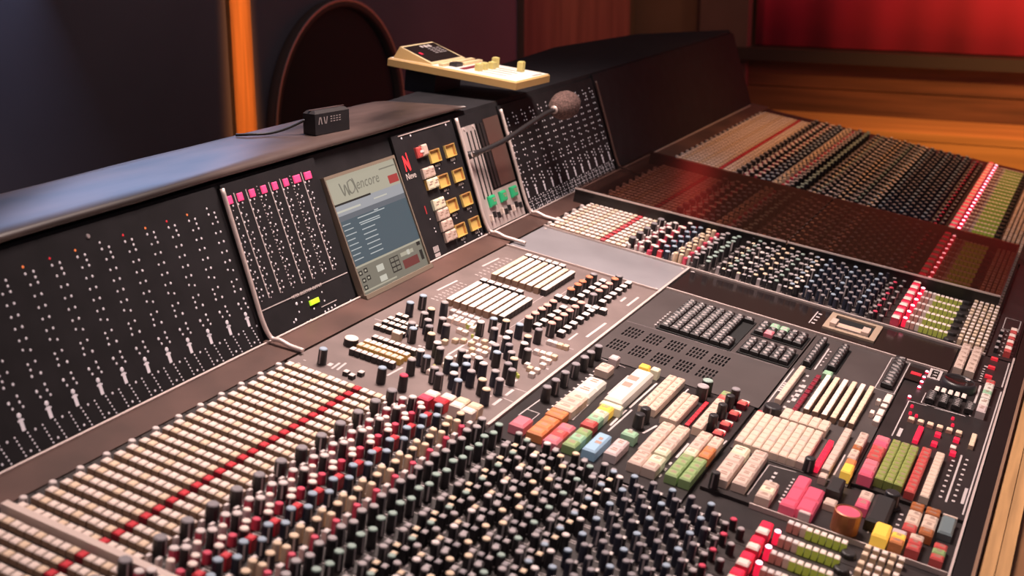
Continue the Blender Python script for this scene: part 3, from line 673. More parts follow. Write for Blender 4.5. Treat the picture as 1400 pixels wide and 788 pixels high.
E_.line(.446, .585, .453, .62, .003); E_.ticks(.3245, .56, .75, 14, .006, .004); E_.line(.54, .63, .541, .645, .002); E_.ticks(.502, .49, .53, 3, .003, .008)
E_.done()

# D: key matrix panel
D = Panel('key_matrix_panel', 'dark panel with a large cream key matrix and six key columns', 'control panel', .5500, .7020, .6295, 1.1390, 'grille')
keypad(D, .5605, .5725, .9800, 1.1080, 1, 9, h=.010); keypad(D, .5945, .6085, .9930, 1.1050, 1, 8, h=.010)
col(D, .5610, .5705, .8090, .9600, 9, ['warm'], h=.010, legend=0)
for v in (.948, .932, .915, .898, .880, .862): D.key(.5925, v - .0005, .007, .013, .006, 'darkred')
for i in range(5): D.key(.5925, .847 - .0155 * i, .007, .013, .006, 'darkred')
D.key(.6030, .9635, .0135, .014, .011, K['mint'], name='lit_key')
for i in range(6):
    u = .6065 + .0126 * i
    D.grid(u - .0044, u + .0044, .8060, .9560 + .002 * i, 1, 12, .010, 'cream2' if i % 2 else 'cream', 'cside', 0, gap=.0014)
D.grid(.5820, .6470, .7505, .7850, 5, 2, .012, K['warm'], None, 0, name='lit_key')
D.grid(.5520, .6450, .6335, .7460, 8, 7, .011, lambda i, j: K['warm'] if (i * 5 + j * 3) % 7 else K['beige'], None, 0, name='lit_key')
for i in range(7): D.key(.6585, .6455 + .0135 * i, .0072, .0115, .009, 'led_red', name='lamp')
col(D, .6655, .6765, .6370, .7840, 9, ['beige'], h=.011, legend=0)
D.knob(.568, .772, 'black', 'black', .0135, .014); D.knob(.650, .637, 'black', 'black', .0075, .019)
col(D, .6865, .6985, .6910, .7850, 6, ['beige', 'warm', 'brown', 'warm', 'beige', 'beige'], h=.012); D.key(.6950, .6530, .0125, .028, .015, K['yellow'], name='lit_key'); D.key(.6945, .678, .0125, .018, .013, K['orange'], name='lit_key')
for u, v, a, b in [(.6985, .940, .010, .026), (.6985, .957, .009, .006), (.688, .926, .006, .010), (.688, .875, .006, .012), (.6985, .912, .009, .012), (.6985, .884, .009, .022), (.6985, .856, .009, .022)]:
    D.key(u - .0015, v, a, b, .008, 'cream')
D.rect(.6715, .7000, .984, 1.136); keypad(D, .6760, .6950, .994, 1.130, 1, 9, bez_=False)
D.line(.579, 1.091, .580, .985, .0022); D.line(.5530, .962, .5530, .800, .002); D.ticks(.557, .862, .897, 5, .005, .006); D.ticks(.5815, .846, .905, 4, .006, .012); D.ticks(.577, .81, .95, 7, .004, .007)
D.ticks(.584, 1.01, 1.08, 5, .003, .004); D.line(.681, .650, .681, .72, .002); D.line(.5545, .763, .5550, .785, .002); D.put('lamp', mesh('rl', sh_knob(.004, .006, 8), (M['led_dim'], M['led_dim']), 'rlamp'), .5545, .757)
D.done()

# G: communications panel with jog wheel
G = Panel('jog_wheel_panel', 'black panel with jog wheel, red lamps and green key block near the armrest', 'control panel', .7040, .8425, .6450, 1.1420, 'dark')
G.put('jog_wheel', mesh('jog', sh_lathe([(.027, 0), (.027, .009), (.0245, .0125), (.022, .013), (.0215, .0118), (.006, .0118)], 32, 4), [M['gloss'], M['black']], smooth=True), .779, 1.092)
G.put('jog_dimple', mesh('jd', sh_lathe([(.005, 0), (.004, .0015)], 12), [M['print'], M['black']]), .790, 1.103, .0119)
for i in range(5): G.key(.7535 + .0098 * i, 1.045 + .0008 * i, .0065, .018, .007, 'cream', 'blackkey')
frame(G, .7320, .7510, 1.092, 1.138, .004, .002, M['print'], 'label_frame'); G.ticks(.7415, 1.102, 1.128, 3, .006, .004)
G.put('red_display', mesh('rdz', sh_box(-.012, .012, -.028, .030, .0002, .003), [M['gloss']]), .714, 1.085)
G.put('red_digit', mesh('rdg', join([sh_box(-.008, .008, -.006, .006, .0032, .0038)]), [M['led_dim']]), .716, 1.088)
for u, v in ((.729, 1.114), (.7285, 1.086), (.7285, 1.063), (.7285, 1.038), (.722, .988)): G.put('lamp', mesh('pl2', sh_knob(.0028, .004, 8), (M['led_hot'], M['led_red']), 'plamp'), u, v)
for i in range(4):
    keypad(G, .7430 + .0185 * i, .7570 + .0185 * i, .986 + .002 * i, 1.024, 1, 5, bez_=False)
col(G, .8150, .8290, .9900, 1.0480, 2, ['lilac', 'white'], legend=12); col(G, .8150, .8290, 1.053, 1.1360, 5, ['white', 'mint', 'white', 'white', 'red'])
G.line(.8095, .99, .8095, 1.13, .003)
G.line(.7235, .830, .7235, .976); G.line(.7235, .976, .749, .978); G.line(.760, .979, .804, .984); G.line(.740, .984, .7405, 1.03, .0012); G.line(.740, .983, .802, .985, .0012); G.line(.8395, 0.66, .8405, 1.13, .002)
for i in range(6): G.key(.738 + .0131 * i, .902 + .001 * i, .0085, .010, .006, 'cream2')
for u, v, a, b in ((.7545, .868, .0075, .030), (.7545, .842, .0075, .026), (.7785, .878, .008, .009), (.7785, .842, .008, .009), (.8035, .880, .008, .009), (.805, .83, .008, .009)):
    G.key(u, v, a, b, .006, 'led_red', name='lamp')
for u, v in ((.731, .955), (.733, .927), (.742, .924), (.789, .957), (.792, .932)): G.put('lamp', mesh('pl3', sh_knob(.0024, .004, 8), (M['led_red'], M['led_red']), 'plamp2'), u, v)
G.key(.803, .848, .008, .010, .006, 'cream'); G.grid(.8200, .8280, .868, .915, 1, 4, .007, 'cream2', gap=.001)
G.grid(.7285, .7640, .6565, .7930, 3, 10, .013, K['olive'], None, 31, name='lit_key')
G.grid(.7668, .7800, .6510, .8020, 1, 11, .012, K['red'], None, 31, name='lit_key'); G.grid(.7855, .7975, .6530, .8030, 1, 13, .011, K['warm'], None, 0, name='lit_key')
col(G, .7080, .7270, .7520, .7870, 2, ['hotpink', 'pink'], h=.015, legend=0); col(G, .7085, .7265, .7050, .7510, 3, ['red'], h=.015); col(G, .7090, .7270, .6470, .7000, 3, ['hotpink', 'pink', 'pink'], h=.016, legend=0)
for u in (.8085, .8245): G.ticks(u, .69, .83, 9, .004, .005)
G.line(.8165, .68, .8165, .84, .0025); G.line(.835, .69, .835, .74, .004); G.line(.731, .835, .731, .866, .005); G.done('print')

# F: bright keys in the near corner
Fp = Panel('corner_key_panel', 'near corner panel with hot pink and yellow lit keys and red beacon', 'control panel', .5500, .8425, .5010, .6265, 'dark')
col(Fp, .5575, .5785, .5140, .6200, 4, ['beige', 'beige', 'beige', 'cream']); col(Fp, .5825, .6010, .5160, .6240, 5, ['beige'])
col(Fp, .6150, .6335, .5030, .5510, 3, ['beige', 'cream', 'beige'])
for u, v, a, b in [(.6555, .5730, .0165, .0370), (.6555, .5365, .0165, .0340), (.6745, .5540, .0195, .0355), (.6745, .5205, .0195, .0310), (.6545, .5100, .0185, .0170)]:
    Fp.key(u, v, a, b, .014, K['hotpink'], name='lit_key')
Fp.key(.6725, .6185, .010, .014, .011, K['beige'], name='lit_key'); Fp.key(.6925, .5925, .017, .038, .018, 'blackkey', name='large_key'); Fp.key(.6950, .5575, .0145, .017, .010, K['beige'], name='lit_key')
Fp.knob(.564, .5065, 'blackkey', 'black', .006, .022)
Fp.put('beacon', mesh('beacon', sh_lathe([(.0160, 0), (.0160, .0250), (.0145, .0257), (.0135, .0243), (.004, .0243)], 24, 3), [K['hotpink'], mat('copper_ring', (0.36, 0.13, 0.06), 0.4, 0.4)], smooth=False), .7210, .5165, label='red-topped beacon in a copper ring')
Fp.key(.6755, .5045 - .0005, .0135, .0065, .012, K['lilac'], name='lit_key')
col(Fp, .7215, .7375, .5640, .6120, 2, ['hotpink', 'beige'])
Fp.key(.7515, .5720, .024, .075, .016, 'blackkey', name='large_key'); Fp.knob(.7570, .6165, 'black', 'black', .010, .020, True)
col(Fp, .7805, .7965, .6050, .6260, 2, ['brown']); col(Fp, .7985, .8160, .6070, .6260, 2, ['brown']); col(Fp, .7805, .7970, .5470, .6030, 3, ['red', 'warm', 'warm']); col(Fp, .7990, .8160, .5510, .6050, 3, ['brown', 'warm', 'warm'])
Fp.key(.8270, .5980, .0170, .0480, .011, K['glass'], name='lit_key'); Fp.key(.8270, .6240 - .0030, .0175, .0 + .004, .012, K['beige'], name='lit_key')
col(Fp, .8195, .8350, .5030, .5460, 3, ['red', 'green', 'red'], h=.011)
Fp.key(.7620, .5195, .018, .036, .016, K['yellow'], name='lit_key'); col(Fp, .7730, .7890, .5030, .5300, 2, ['orange', 'yellow'], h=.014); Fp.key(.7800, .5370, .016, .011, .012, K['lilac'], name='lit_key'); col(Fp, .7920, .8080, .5030, .5440, 3, ['red', 'red', 'warm'], h=.013)
Fp.line(.604, .52, .605, .617, .0015); Fp.line(.605, .617, .639, .622, .0012); Fp.ticks(.641, .53, .60, 8, .003, .004); Fp.line(.747, .53, .747, .61, .0015); Fp.ticks(.774, .56, .605, 4, .004, .004)
Fp.ticks(.618, .575, .60, 3, .004, .006); Fp.done()

# J: key block by the armrest end of the black strip, and K2 side panel beyond it
J = Panel('side_key_panel', 'small black panel with two columns of beige keys beside the jog wheel', 'control panel', .7600, .8425, 1.1450, 1.2765, 'dark')
J.grid(.7625, .7770, 1.1480, 1.2750, 1, 6, .013, K['beige'], None, 21, name='lit_key'); J.grid(.7800, .7955, 1.1480, 1.2750, 1, 6, .013, K['beige'], None, 21, name='lit_key')
for v in (1.175, 1.222, 1.268): J.key(.816, v, .011, .006, .005, 'led_dim', name='lamp')
J.line(.8395, 1.15, .8395, 1.275, .002); J.ticks(.806, 1.15, 1.21, 6, .004, .004); J.ticks(.808, 1.225, 0, 1, .006, .006); J.done()
K2 = Panel('side_switch_panel', 'narrow black panel with red and white switches beside the far strips', 'control panel', .8040, .8425, 1.2830, 1.9600, 'dark')
for i in range(4):
    K2.key(.8315, 1.305 + .036 * i, .011, .013, .012, K['red'], name='lit_key'); K2.key(.8315, 1.321 + .036 * i, .011, .013, .012, 'cream')
for i in range(4): K2.key(.8135, 1.31 + .033 * i, .006, .010, .010, 'palecap', 'black')
K2.line(.823, 1.318, .841, 1.318, .0018); K2.rect(.812, .838, 1.45, 1.52); K2.ticks(.8215, 1.30, 1.44, 7, .003, .004); K2.done()

# ------------------------------------------------------------------ bridge panels
class BPanel:
    def __init__(s, name, label, cat, v0, v1, w0, w1, m, plate=True):
        s.c = ((v0 + v1) / 2, w0); s.t = thing(name, label, cat, BR(s.c[0], s.c[1], 0), BROT)
        if plate: obj('faceplate', mesh('bfp', sh_box(v0 - s.c[0], v1 - s.c[0], 0, w1 - w0, -0.004, 0.0), [M[m] if isinstance(m, str) else m]), s.t)
    def L(s, v, w, n=0.0): return (v - s.c[0], w - s.c[1], n)
    def put(s, name, me, v, w, n=0.0, rot=0, label=None): return obj(name, me, s.t, s.L(v, w, n), (0, 0, rot), label)
    def key(s, v, w, dv, dw, h, top, side=None, legend=0, name='key', lm=None, n=0.0):
        top = M[top] if isinstance(top, str) else top; side = (M[side] if isinstance(side, str) else side) or top
        return s.put(name, mesh('key', sh_key(dv, dw, h, legend=legend), (top, side, lm or K['legend']), ('kk', dv, dw, h, top.name, side.name, legend, lm.name if lm else '')), v, w, n)
def dotshape(r=0.0016, n=6, h=.0007):
    return sh_lathe([(r, 0), (r * .7, h)], n)
DOT = dotshape()
COLDOTS = [(0, .194, 1, 1), (0, .186, 0, 1.1), (.012, .186, 0, 1.1), (.012, .1795, 0, 1.1), (.013, .173, 0, 1.1), (.002, .173, 0, 1)]
for i in range(4): COLDOTS += [(.0125, .160 - .0132 * i, 0, 1.1), (.0025, .160 - .0132 * i, 0, 1)]
COLDOTS += [(.013, .107, 0, 1), (.003, .110, 0, 1), (.014, .094, 0, 1), (.003, .0935, 0, 1), (.016, .080, 0, 1.2), (.004, .087, 0, 1), (.003, .080, 0, 1.1), (.016, .067, 0, 1.1), (.0025, .063, 0, 1.3), (.0165, .060, 0, 1.1), (.019, .054, 0, 1), (.005, .056, 0, 1), (.010, .047, 0, 2.0)]
def scaled(shp, k): return ([(x * k, y * k, z) for x, y, z in shp[0]], shp[1], shp[2])
def col_mesh(top):
    s_ = []
    for v, w_, k, r in COLDOTS:
        s_.append(xf(scaled(DOT, r), (v - .010, w_, 0), 0, {0: k, 1: k}))
    s_.append(sh_quad(-.0028, .0024, .030, .0435, .0005, 0)); s_.append(sh_quad(-.0046, .0044, .0405, .0425, .0005, 0))
    for i in range(6):
        s_.append(xf(scaled(DOT, .75), (-.0145 + i * .0012 - .010 + .010, .0275 - i * .0045, 0), 0, {0: 0, 1: 0})); s_.append(xf(scaled(DOT, .75), (.0035 + i * .0014, .0265 - i * .0045, 0), 0, {0: 0, 1: 0}))
    s_.append(xf(DOT, (-.0002, .0075, 0), 0, {0: 0, 1: 0})); s_.append(xf(DOT, (.0145, .0265, 0), 0, {0: 0, 1: 0}))
    return mesh('meter_column', join(s_), [M['dot'], M[top]])
CM = [col_mesh('orangedot'), col_mesh('led_dim'), col_mesh('dot')]
P1 = BPanel('meter_panel', 'black meter panel of white dots nearest the front end of the bridge', 'meter panel', -0.72, 0.4665, -0.012, 0.218, 'bridge')
for i in range(-5, 9):
    P1.put('meter_column', CM[(0, 1, 0, 2, 1)[i % 5]], .131 + .0398 * i, 0)
for v in (.226, .04): P1.put('screw', mesh('bscrew', sh_lathe([(.003, 0), (.0026, .0012)], 8), [M['dimprint']], 'bscrew'), v, .205)
P2 = BPanel('meter_panel', 'black meter panel with magenta windows and pale lines beside the screen', 'meter panel', 0.4785, 0.7010, -0.012, 0.218, 'bridge')
magv = (.4880, .5085, .5355, .5625, .5885, .6155, .6430, .6710)
for i, v in enumerate(magv):
    P2.put('lit_window', mesh('mw', sh_key(.0115 if i < 6 else .0165, .011, .002), [M['magenta']], ('mw', i < 6)), v + (.003 if i else 0), .1955)
for i, v in enumerate((.4995, .5262, .5528, .5790, .6055, .6320, .6585)):
    if i in (2, 5):
        P2.put('printed_line', mesh('pdl', join([xf(scaled(DOT, .6), (0.0006 * j * .4, -.0048 * j, 0)) for j in range(31)]), [M['print']], 'pdl'), v, .202)
    else: P2.put('printed_line', mesh('psl', sh_box(-.0008, .0008, -.149, 0.0, .0002, .0007), [M['print']], 'psl'), v + .001, .203, 0, R(2.2))
s_ = []
rnd = random.Random(3)
for j in range(11):
    for a, r in ((.0055, 1.0), (.0145, 1.0)):
        s_.append(xf(scaled(DOT, r), (a - .0035 + .0004 * j + rnd.uniform(-.0008, .0008), -.0127 * j + (-.004 if a > .01 and j % 2 else 0), 0)))
    s_.append(xf(scaled(DOT, .5), (.0085, -.0127 * j - .006, 0)))
me = mesh('mc2', join(s_), [M['dot']])
for v in (.4790, .5000, .5268, .5535, .5795, .6060, .6330, .6600): P2.put('meter_column', me, v + .002, .187)
P2.put('printed_line', mesh('hl', sh_box(-.108, .108, -.0007, .0007, .0002, .0007), [M['print']], 'hl'), .590, .042)
text_obj('printed_text', 'METER SELECTOR OUTPUT', P2.t, P2.L(.590, .0415, .0009), .0062, M['white'])
P2.put('green_lamp', mesh('gl', sh_key(.022, .007, .003), [mat('lime_lamp', (0.4, 0.6, 0.02), 0.4, emit=(0.55, 0.85, 0.03), es=0.9)]), .599, .0235)
for v, w_, r in ((.560, .031, 1.6), (.560, .019, 1), (.590, .032, 1), (.624, .031, 1), (.624, .018, 1), (.542, .009, 1), (.548, .011, 1.4), (.558, -.002, 1.5), (.571, .0, 1.6), (.580, .001, 1.2), (.600, -.003, 1.2), (.618, .003, 1.2), (.627, .004, 1.2), (.636, .004, 1.2), (.645, .005, 1.2), (.595, .014, 1), (.686, .000, 2.0), (.572, .030, .9)):
    P2.put('indicator', mesh('ind', scaled(DOT, r), [M['dot']], ('ind', r)), v, w_)
P2.put('printed_line', mesh('hl2', sh_box(-.020, .020, -.0006, .0006, .0002, .0007), [M['print']], 'hl2'), .632, .0115); P2.put('printed_line', mesh('hl3', sh_box(-.050, .050, -.0006, .0006, .0002, .0007), [M['print']], 'hl3'), .602, -.0085)

# screen, leaning a little out at its foot
SD = (BR(0, .180, .001) - BR(0, 0, .0095)).normalized(); SN = Vector((0, 1, 0)).cross(SD)
SROT = Matrix(((0, SD.x, SN.x), (1, SD.y, SN.y), (0, SD.z, SN.z))).to_euler()
sc0 = BR(.8090, 0, .0095)
Sc = thing('monitor', 'tilted screen showing a grey and teal automation page in the bridge', 'monitor', sc0, SROT)
obj('surround', mesh('sur', sh_box(-.1120, .1120, -.013, .208, -.030, -.0105), [M['bridge']]), Sc)
obj('bezel', mesh('bez', join([sh_box(-.1035, .1035, -.006, .0005, -.008, .006), sh_box(-.1035, .1035, .1805, .1855, -.008, .003), sh_box(-.1035, -.1005, .0005, .1805, -.008, .003), sh_box(.1005, .1035, .0005, .1805, -.008, .003)]), [mat('screen_bezel', (0.20, 0.16, 0.12), 0.4)]), Sc)
def smat(n, c, e=1.0): return mat('screen_' + n, (0.01, 0.01, 0.01), 0.45, emit=c, es=e, spec=0.15)
Ssh, Sms = [], []
def sq(x0, x1, y0, y1, m_, z=0.0):
    if m_ not in Sms: Sms.append(m_)
    Ssh.append(sh_quad(x0, x1, y0, y1, z, Sms.index(m_)))
be, wh, te, dk, rdm, gr = smat('beige', (.42, .38, .29)), smat('haze', (.34, .34, .36)), smat('teal', (.075, .105, .125)), smat('black', (.02, .018, .015)), smat('red', (.40, .045, .04)), smat('grey', (.20, .18, .14))
lw, oc, w2 = smat('line', (.48, .50, .50)), smat('maroon', (.17, .04, .035)), smat('white', (.55, .52, .44))
sq(-.1004, .1004, .0006, .0420, gr); sq(-.1004, .1004, .0420, .0450, be); sq(-.1004, .1004, .0450, .1150, te); sq(-.1004, .1004, .1150, .1230, smat('slate', (.13, .14, .16))); sq(-.1004, .1004, .1230, .1400, wh); sq(-.1004, .1004, .1400, .1804, be)
sq(-.1004, .006, .1385, .1415, dk, .0003); sq(.068, .098, .144, .157, rdm, .0003); sq(-.098, -.03, .128, .131, w2, .0003); sq(.01, .05, .130, .132, w2, .0003); sq(.05, .098, .170, .172, gr, .0003)
for i in range(8):
    y = .108 - .0078 * i
    sq(-.094, -.072 + .004 * (i % 3), y, y + .0013, lw, .0003)
    if i < 2: sq(-.050, .010 - .02 * i + .02, y + .003, y + .0045, lw, .0003)
    if i: sq(-.048, .010 if i == 1 else -.010, y, y + .0014, lw, .0003)
    sq(-.1002, -.0985, y, y + .001, lw, .0003)
sq(.0, .012, .1135, .115, lw, .0003)
for x, y in ((-.095, .030), (-.080, .031), (-.092, .018), (-.078, .019), (-.093, .007)): sq(x, x + .010, y, y + .007, dk, .0003); sq(x + .002, x + .007, y + .002, y + .005, be, .0005)
sq(-.045, -.025, .024, .034, w2, .0003); sq(-.045, -.025, .008, .017, w2, .0003); sq(-.005, .022, .012, .036, dk, .0003)
for a in range(2):
    for b in range(3): sq(-.003 + .0125 * a, .0075 + .0125 * a, .0140 + .0075 * b, .0195 + .0075 * b, gr, .0005)
sq(.030, .078, .010, .024, oc, .0003); sq(.030, .07, .030, .036, be, .0003); sq(.050, .058, .029, .037, w2, .0005); sq(.086, .095, .012, .028, dk, .0003); sq(.085, .096, .036, .042, dk, .0003); sq(-.10, .0, .004, .0065, be, .0004)
obj('screen', mesh('scr', join(Ssh), Sms), Sc)
text_obj('screen_text', 'encore', Sc, (.008, .1600, .0004), .024, gr, shear=.25)
for pts in ([(-.068, .170), (-.062, .150), (-.055, .166), (-.050, .149), (-.046, .168)], [(-.046, .168), (-.034, .170), (-.030, .157), (-.042, .150), (-.048, .158)], [(-.030, .172), (-.026, .148)]):
    obj('screen_squiggle', tube_mesh('sqg', bez([(x, y, .0006) for x, y in pts], 5), .0011, gr, 5), Sc)

# control panel with amber windows and emblem
P3 = BPanel('talkback_panel', 'black bridge panel with amber windows, cream keys and red N emblem', 'control panel', 0.9240, 1.1330, -0.012, 0.214, 'bridge')
for ci, (vt, vb) in enumerate(((1.040, 1.054), (1.096, 1.108))):
    for r_ in range(4):
        v = vt + (vb - vt) * r_ / 3; w_ = .1625 - .0448 * r_
        b_ = P3.put('amber_window', mesh('aw', join([sh_box(-.0175, .0175, -.0110, -.0095, .0002, .004, 0), sh_box(-.0175, -.0160, -.0095, .0110, .0002, .004, 0), sh_box(.0160, .0175, -.0095, .0110, .0002, .004, 0), sh_box(-.0160, .0160, .0095, .0110, .0002, .004, 1), sh_quad(-.0160, .0160, -.0095, .0045, .0006, 0), sh_quad(-.0160, .0160, .0045, .0095, .0006, 1), sh_quad(.0125, .0160, -.0095, .0095, .0009, 2)]), [K['amber'], K['amber2'], K['brown']], 'aw'), v, w_)
        text_obj('printed_text', 'AUX %d' % (7 - 2 * r_ + ci), P3.t, P3.L(v + .003, w_ - .0165, .0008), .0062, M['white'])
        P3.put('indicator', mesh('ind', scaled(DOT, .9), [M['dot']], ('ind', .9)), v + .006, w_ - .023)
for v, w_, m_, side in ((1.002, .140, 'beige', None), (1.004, .1205, 'cream', 'gold'), (1.006, .0850, 'cream', None), (1.009, .0660, 'beige', None), (1.0115, .0465, 'beige', None), (1.014, .0270, 'beige', None)):
    for d in (-.0095, .0095): P3.key(v + d, w_, .0180, .0175, .007, K[m_], K['goldside'] if side else None, 23, 'key')
P3.key(.991, .1765, .0160, .0180, .006, K['red'], legend=0); P3.key(1.0095, .1775, .0180, .0190, .007, K['beige'])
P3.put('printed_label', mesh('whl', sh_box(-.006, .006, -.002, .002, 0, .0004), [M['white']]), .996, .177, .0064)
Vn = [(-.009, -.014, 0), (-.0055, -.014, 0), (-.0052, .000, 0), (.0050, -.015, 0), (.009, -.013, 0), (.0072, .0165, 0), (.0040, .0150, 0), (.0042, -.001, 0), (-.0060, .013, 0), (-.0085, .0115, 0)]
P3.put('emblem', mesh('emb', (Vn, [(0, 1, 2, 8, 9), (2, 3, 7, 8), (3, 4, 5, 6, 7)], [0] * 3), [mat('emblem_red', (0.75, 0.04, 0.05), 0.5, emit=(1, .05, .06), es=.35)]), .9475, .1670, .0008, label='red zigzag N emblem')
text_obj('printed_text', 'Neve', P3.t, P3.L(.9500, .1440, .0008), .0150, M['white'])
P3.put('printed_label', mesh('rlb', join([sh_quad(-.009, .009, -.009, -.003, 0)] + [sh_quad(-.009 + .0047 * i, -.0055 + .0047 * i, -.001, .009, 0) for i in range(4)]), [M['print']]), .9610, .0120, .0006)
P3.put('printed_label', mesh('rmk', sh_quad(-.0014, .0014, -.008, .006, 0), [mat('red_mark', (0.45, 0.03, 0.04), 0.5)]), .9640, .084, .0006)
for v, w_, r in ((.986, -.004, 2.4), (.999, -.005, 1.6), (.970, .066, .8), (.975, .049, .8), (.976, .043, 1), (1.125, .005, 1.4), (1.118, .015, 1), (1.128, .018, 1), (1.06, .012, .9), (.955, .207, 1.4), (.985, .207, 1.4), (1.110, .207, 1.4)):
    P3.put('indicator', mesh('ind', scaled(DOT, r), [M['dot']], ('ind', r)), v, w_)
P3.put('top_edge', mesh('te', sh_box(-.090, .090, -.0008, .0008, 0, .0012), [M['rail']]), 1.035, .2115)

# silver fader panel
P4 = BPanel('fader_panel', 'silver fader panel with slots and three green buttons in the bridge', 'fader panel', 1.1450, 1.3110, -0.012, 0.214, 'bridge')
P4.put('silver_plate', mesh('svp', sh_box(0, .056, 0, .190, .0002, .0025), [M['silver']]), 1.1520, .004)
P4.put('silver_plate', mesh('svp2', sh_box(0, .098, 0, .064, .0002, .0025), [M['silver']]), 1.2090, .004)
P4.put('brown_plate', mesh('bwp', sh_box(0, .062, 0, .125, .0002, .0020), [mat('brown_metal', (0.10, 0.055, 0.045), 0.4)]), 1.2450, .072)
for v in (1.1695, 1.1850, 1.2000): P4.put('fader_slot', mesh('fsl', sh_box(-.0022, .0022, -.062, .062, .0026, .0031), [M['void']], 'fsl'), v, .122, 0, R(-2))
for v in (1.2200, 1.2330): P4.put('fader_slot', mesh('fsl2', sh_box(-.0040, .0040, -.060, .060, .0003, .0031), [M['blackkey']], 'fsl2'), v, .132)
for v in (1.188, 1.234, 1.280): P4.key(v, .0525, .0250, .0200, .006, M['led_green'], None, 24, 'green_button', None, .0026)
for i in range(9):
    v = 1.168 + .0155 * i; P4.key(v, .024 + .004 * (i % 2), .004, .011, .006, 'black' if i % 3 else 'cream', None, 0, 'switch', None, .0026)
for v, w_ in ((1.164, .190), (1.20, .190), (1.150, .008), (1.303, .006)): P4.put('screw', mesh('bscrew2', sh_lathe([(.003, 0), (.0026, .0012)], 8), [M['rail']], 'bscrew2'), v, w_ + (.0 if w_ > .1 else -.010), .0026 if w_ > .1 else 0)

P5 = BPanel('meter_panel', 'black meter panel of white dots behind the gooseneck microphone', 'meter panel', 1.3200, 1.7960, -0.012, 0.212, 'bridge')
for i in range(12): P5.put('meter_column', CM[2], 1.345 + .0395 * i, -.002)
s_ = [xf(scaled(DOT, .7), (-.225 + .0125 * a, .0075 * b, 0)) for a in range(37) for b in range(4)]
P5.put('printed_dots', mesh('pd', join(s_), [M['dot']]), 1.555, -.003, label='grid of small white dots').__setitem__('kind', 'stuff')

# ------------------------------------------------------------------ gooseneck microphone
mic = thing('gooseneck_microphone', 'gooseneck microphone with dark foam windscreen fixed on the bridge', 'microphone', BR(1.146, .144, .006), BROT)
def ML(v, w_, n): return (v - 1.146, w_ - .144, n - .006)
obj('base', mesh('mb', sh_lathe([(.0075, 0), (.0070, .006), (.005, .008)], 14), [M['rail'], M['black']]), mic, ML(1.146, .144, .0072))
pts = [ML(1.146, .144, .015), ML(1.175, .1445, .022), ML(1.24, .150, .036), ML(1.32, .163, .050), ML(1.385, .1725, .060), ML(1.425, .1755, .066)]
pth = bez(pts, 16)
obj('gooseneck', tube_mesh('gn', pth, .004, mat('gooseneck_metal', (0.16, 0.14, 0.14), 0.28, 0.9), 8, [.0064 if i < 10 else (.0044 + .0008 * (i % 2)) for i in range(len(pth))]), mic)
c0, c1 = Vector(pts[-1]), Vector(ML(1.475, .178, .074)); ax = (c1 - c0).normalized()
V, F = [], []; nr, ns = 18, 20
rv = random.Random(5)
a_ = ax.cross(Vector((0, 0, 1))).normalized(); b_ = ax.cross(a_)
for i in range(nr + 1):
    t = i / nr; rr = .029 * (math.sin(math.pi * min(t * .93 + .07, 1.0)) ** .55) * (1 - .12 * (1 - t)); 
    for k in range(ns):
        q = 2 * math.pi * k / ns; r2 = rr * (1 + rv.uniform(-.03, .03)) + .0005
        V.append(tuple(c0 + ax * (t * .082 - .004) + (a_ * math.cos(q) + b_ * math.sin(q)) * r2))
for i in range(nr):
    for k in range(ns): F.append((i * ns + k, i * ns + (k + 1) % ns, (i + 1) * ns + (k + 1) % ns, (i + 1) * ns + k))
F += [tuple(range(ns))[::-1], tuple(range(nr * ns, nr * ns + ns))]
obj('windscreen', mesh('ws', (V, F, [0] * len(F)), [mat('foam', (0.20, 0.115, 0.10), 0.95, noise=0.6, nscale=260, bump=1.0)], smooth=True), mic)
obj('collar', tube_mesh('clr', [c0 - ax * .006, c0 + ax * .004], .008, M['rail'], 12), mic)

# ------------------------------------------------------------------ remote control unit on the bridge
F1, F2 = Vector((-.082, 1.323, ZO + .2435)), Vector((-.071, 1.458, ZO + .2435)); Bk = Vector((-.368, 1.343, ZO + .2735))
ex = (F1 - Bk); LL = ex.length; ex.normalize(); ey = (F2 - F1); ey = (ey - ex * ey.dot(ex)); WW = ey.length; ey.normalize(); ez = ex.cross(ey)
RROT = Matrix(((ex.x, ey.x, ez.x), (ex.y, ey.y, ez.y), (ex.z, ey.z, ez.z))).to_euler()
rem = thing('remote_control', 'cream desktop remote control with black display lying on the bridge top', 'remote control', Bk, RROT)
cr = mat('remote_cream', (0.80, 0.62, 0.36), 0.45); crs = mat('remote_side', (0.62, 0.38, 0.15), 0.5); crw = mat('remote_top', (0.86, 0.80, 0.72), 0.4)
T_ = .016
Vb, Fb, Ib = sh_key(LL, WW, T_, .003)
obj('body', mesh('rb2', ([(x + LL / 2, y + WW / 2, z) for x, y, z in Vb], Fb, [1, 1, 1, 1, 1, 1, 1, 1, 0]), [crw, crs]), rem)
h0, h1, L0, L1 = T_ + .0002, T_ + .023, .010, .098
Vw = [(L0, .004, h0), (L1, .004, h0), (L1, WW - .004, h0), (L0, WW - .004, h0), (L0 + .010, .010, h1), (L0 + .010, WW - .010, h1), (L1, .006, h0 + .002), (L1, WW - .006, h0 + .002)]
obj('display_housing', mesh('dh', (Vw, [(0, 1, 6, 4), (4, 6, 7, 5), (3, 5, 7, 2), (0, 4, 5, 3), (1, 2, 7, 6)], [1, 0, 1, 1, 0]), [cr, crs]), rem)
def slope(x, y, dn=.0006):
    t = (x - (L0 + .010)) / (L1 - L0 - .010); return (x, y, h1 + (h0 + .002 - h1) * t + dn)
dq = lambda x0, x1, y0, y1, dn: ([slope(x0, y0, dn), slope(x1, y0, dn), slope(x1, y1, dn), slope(x0, y1, dn)], [(0, 1, 2, 3)], [0])
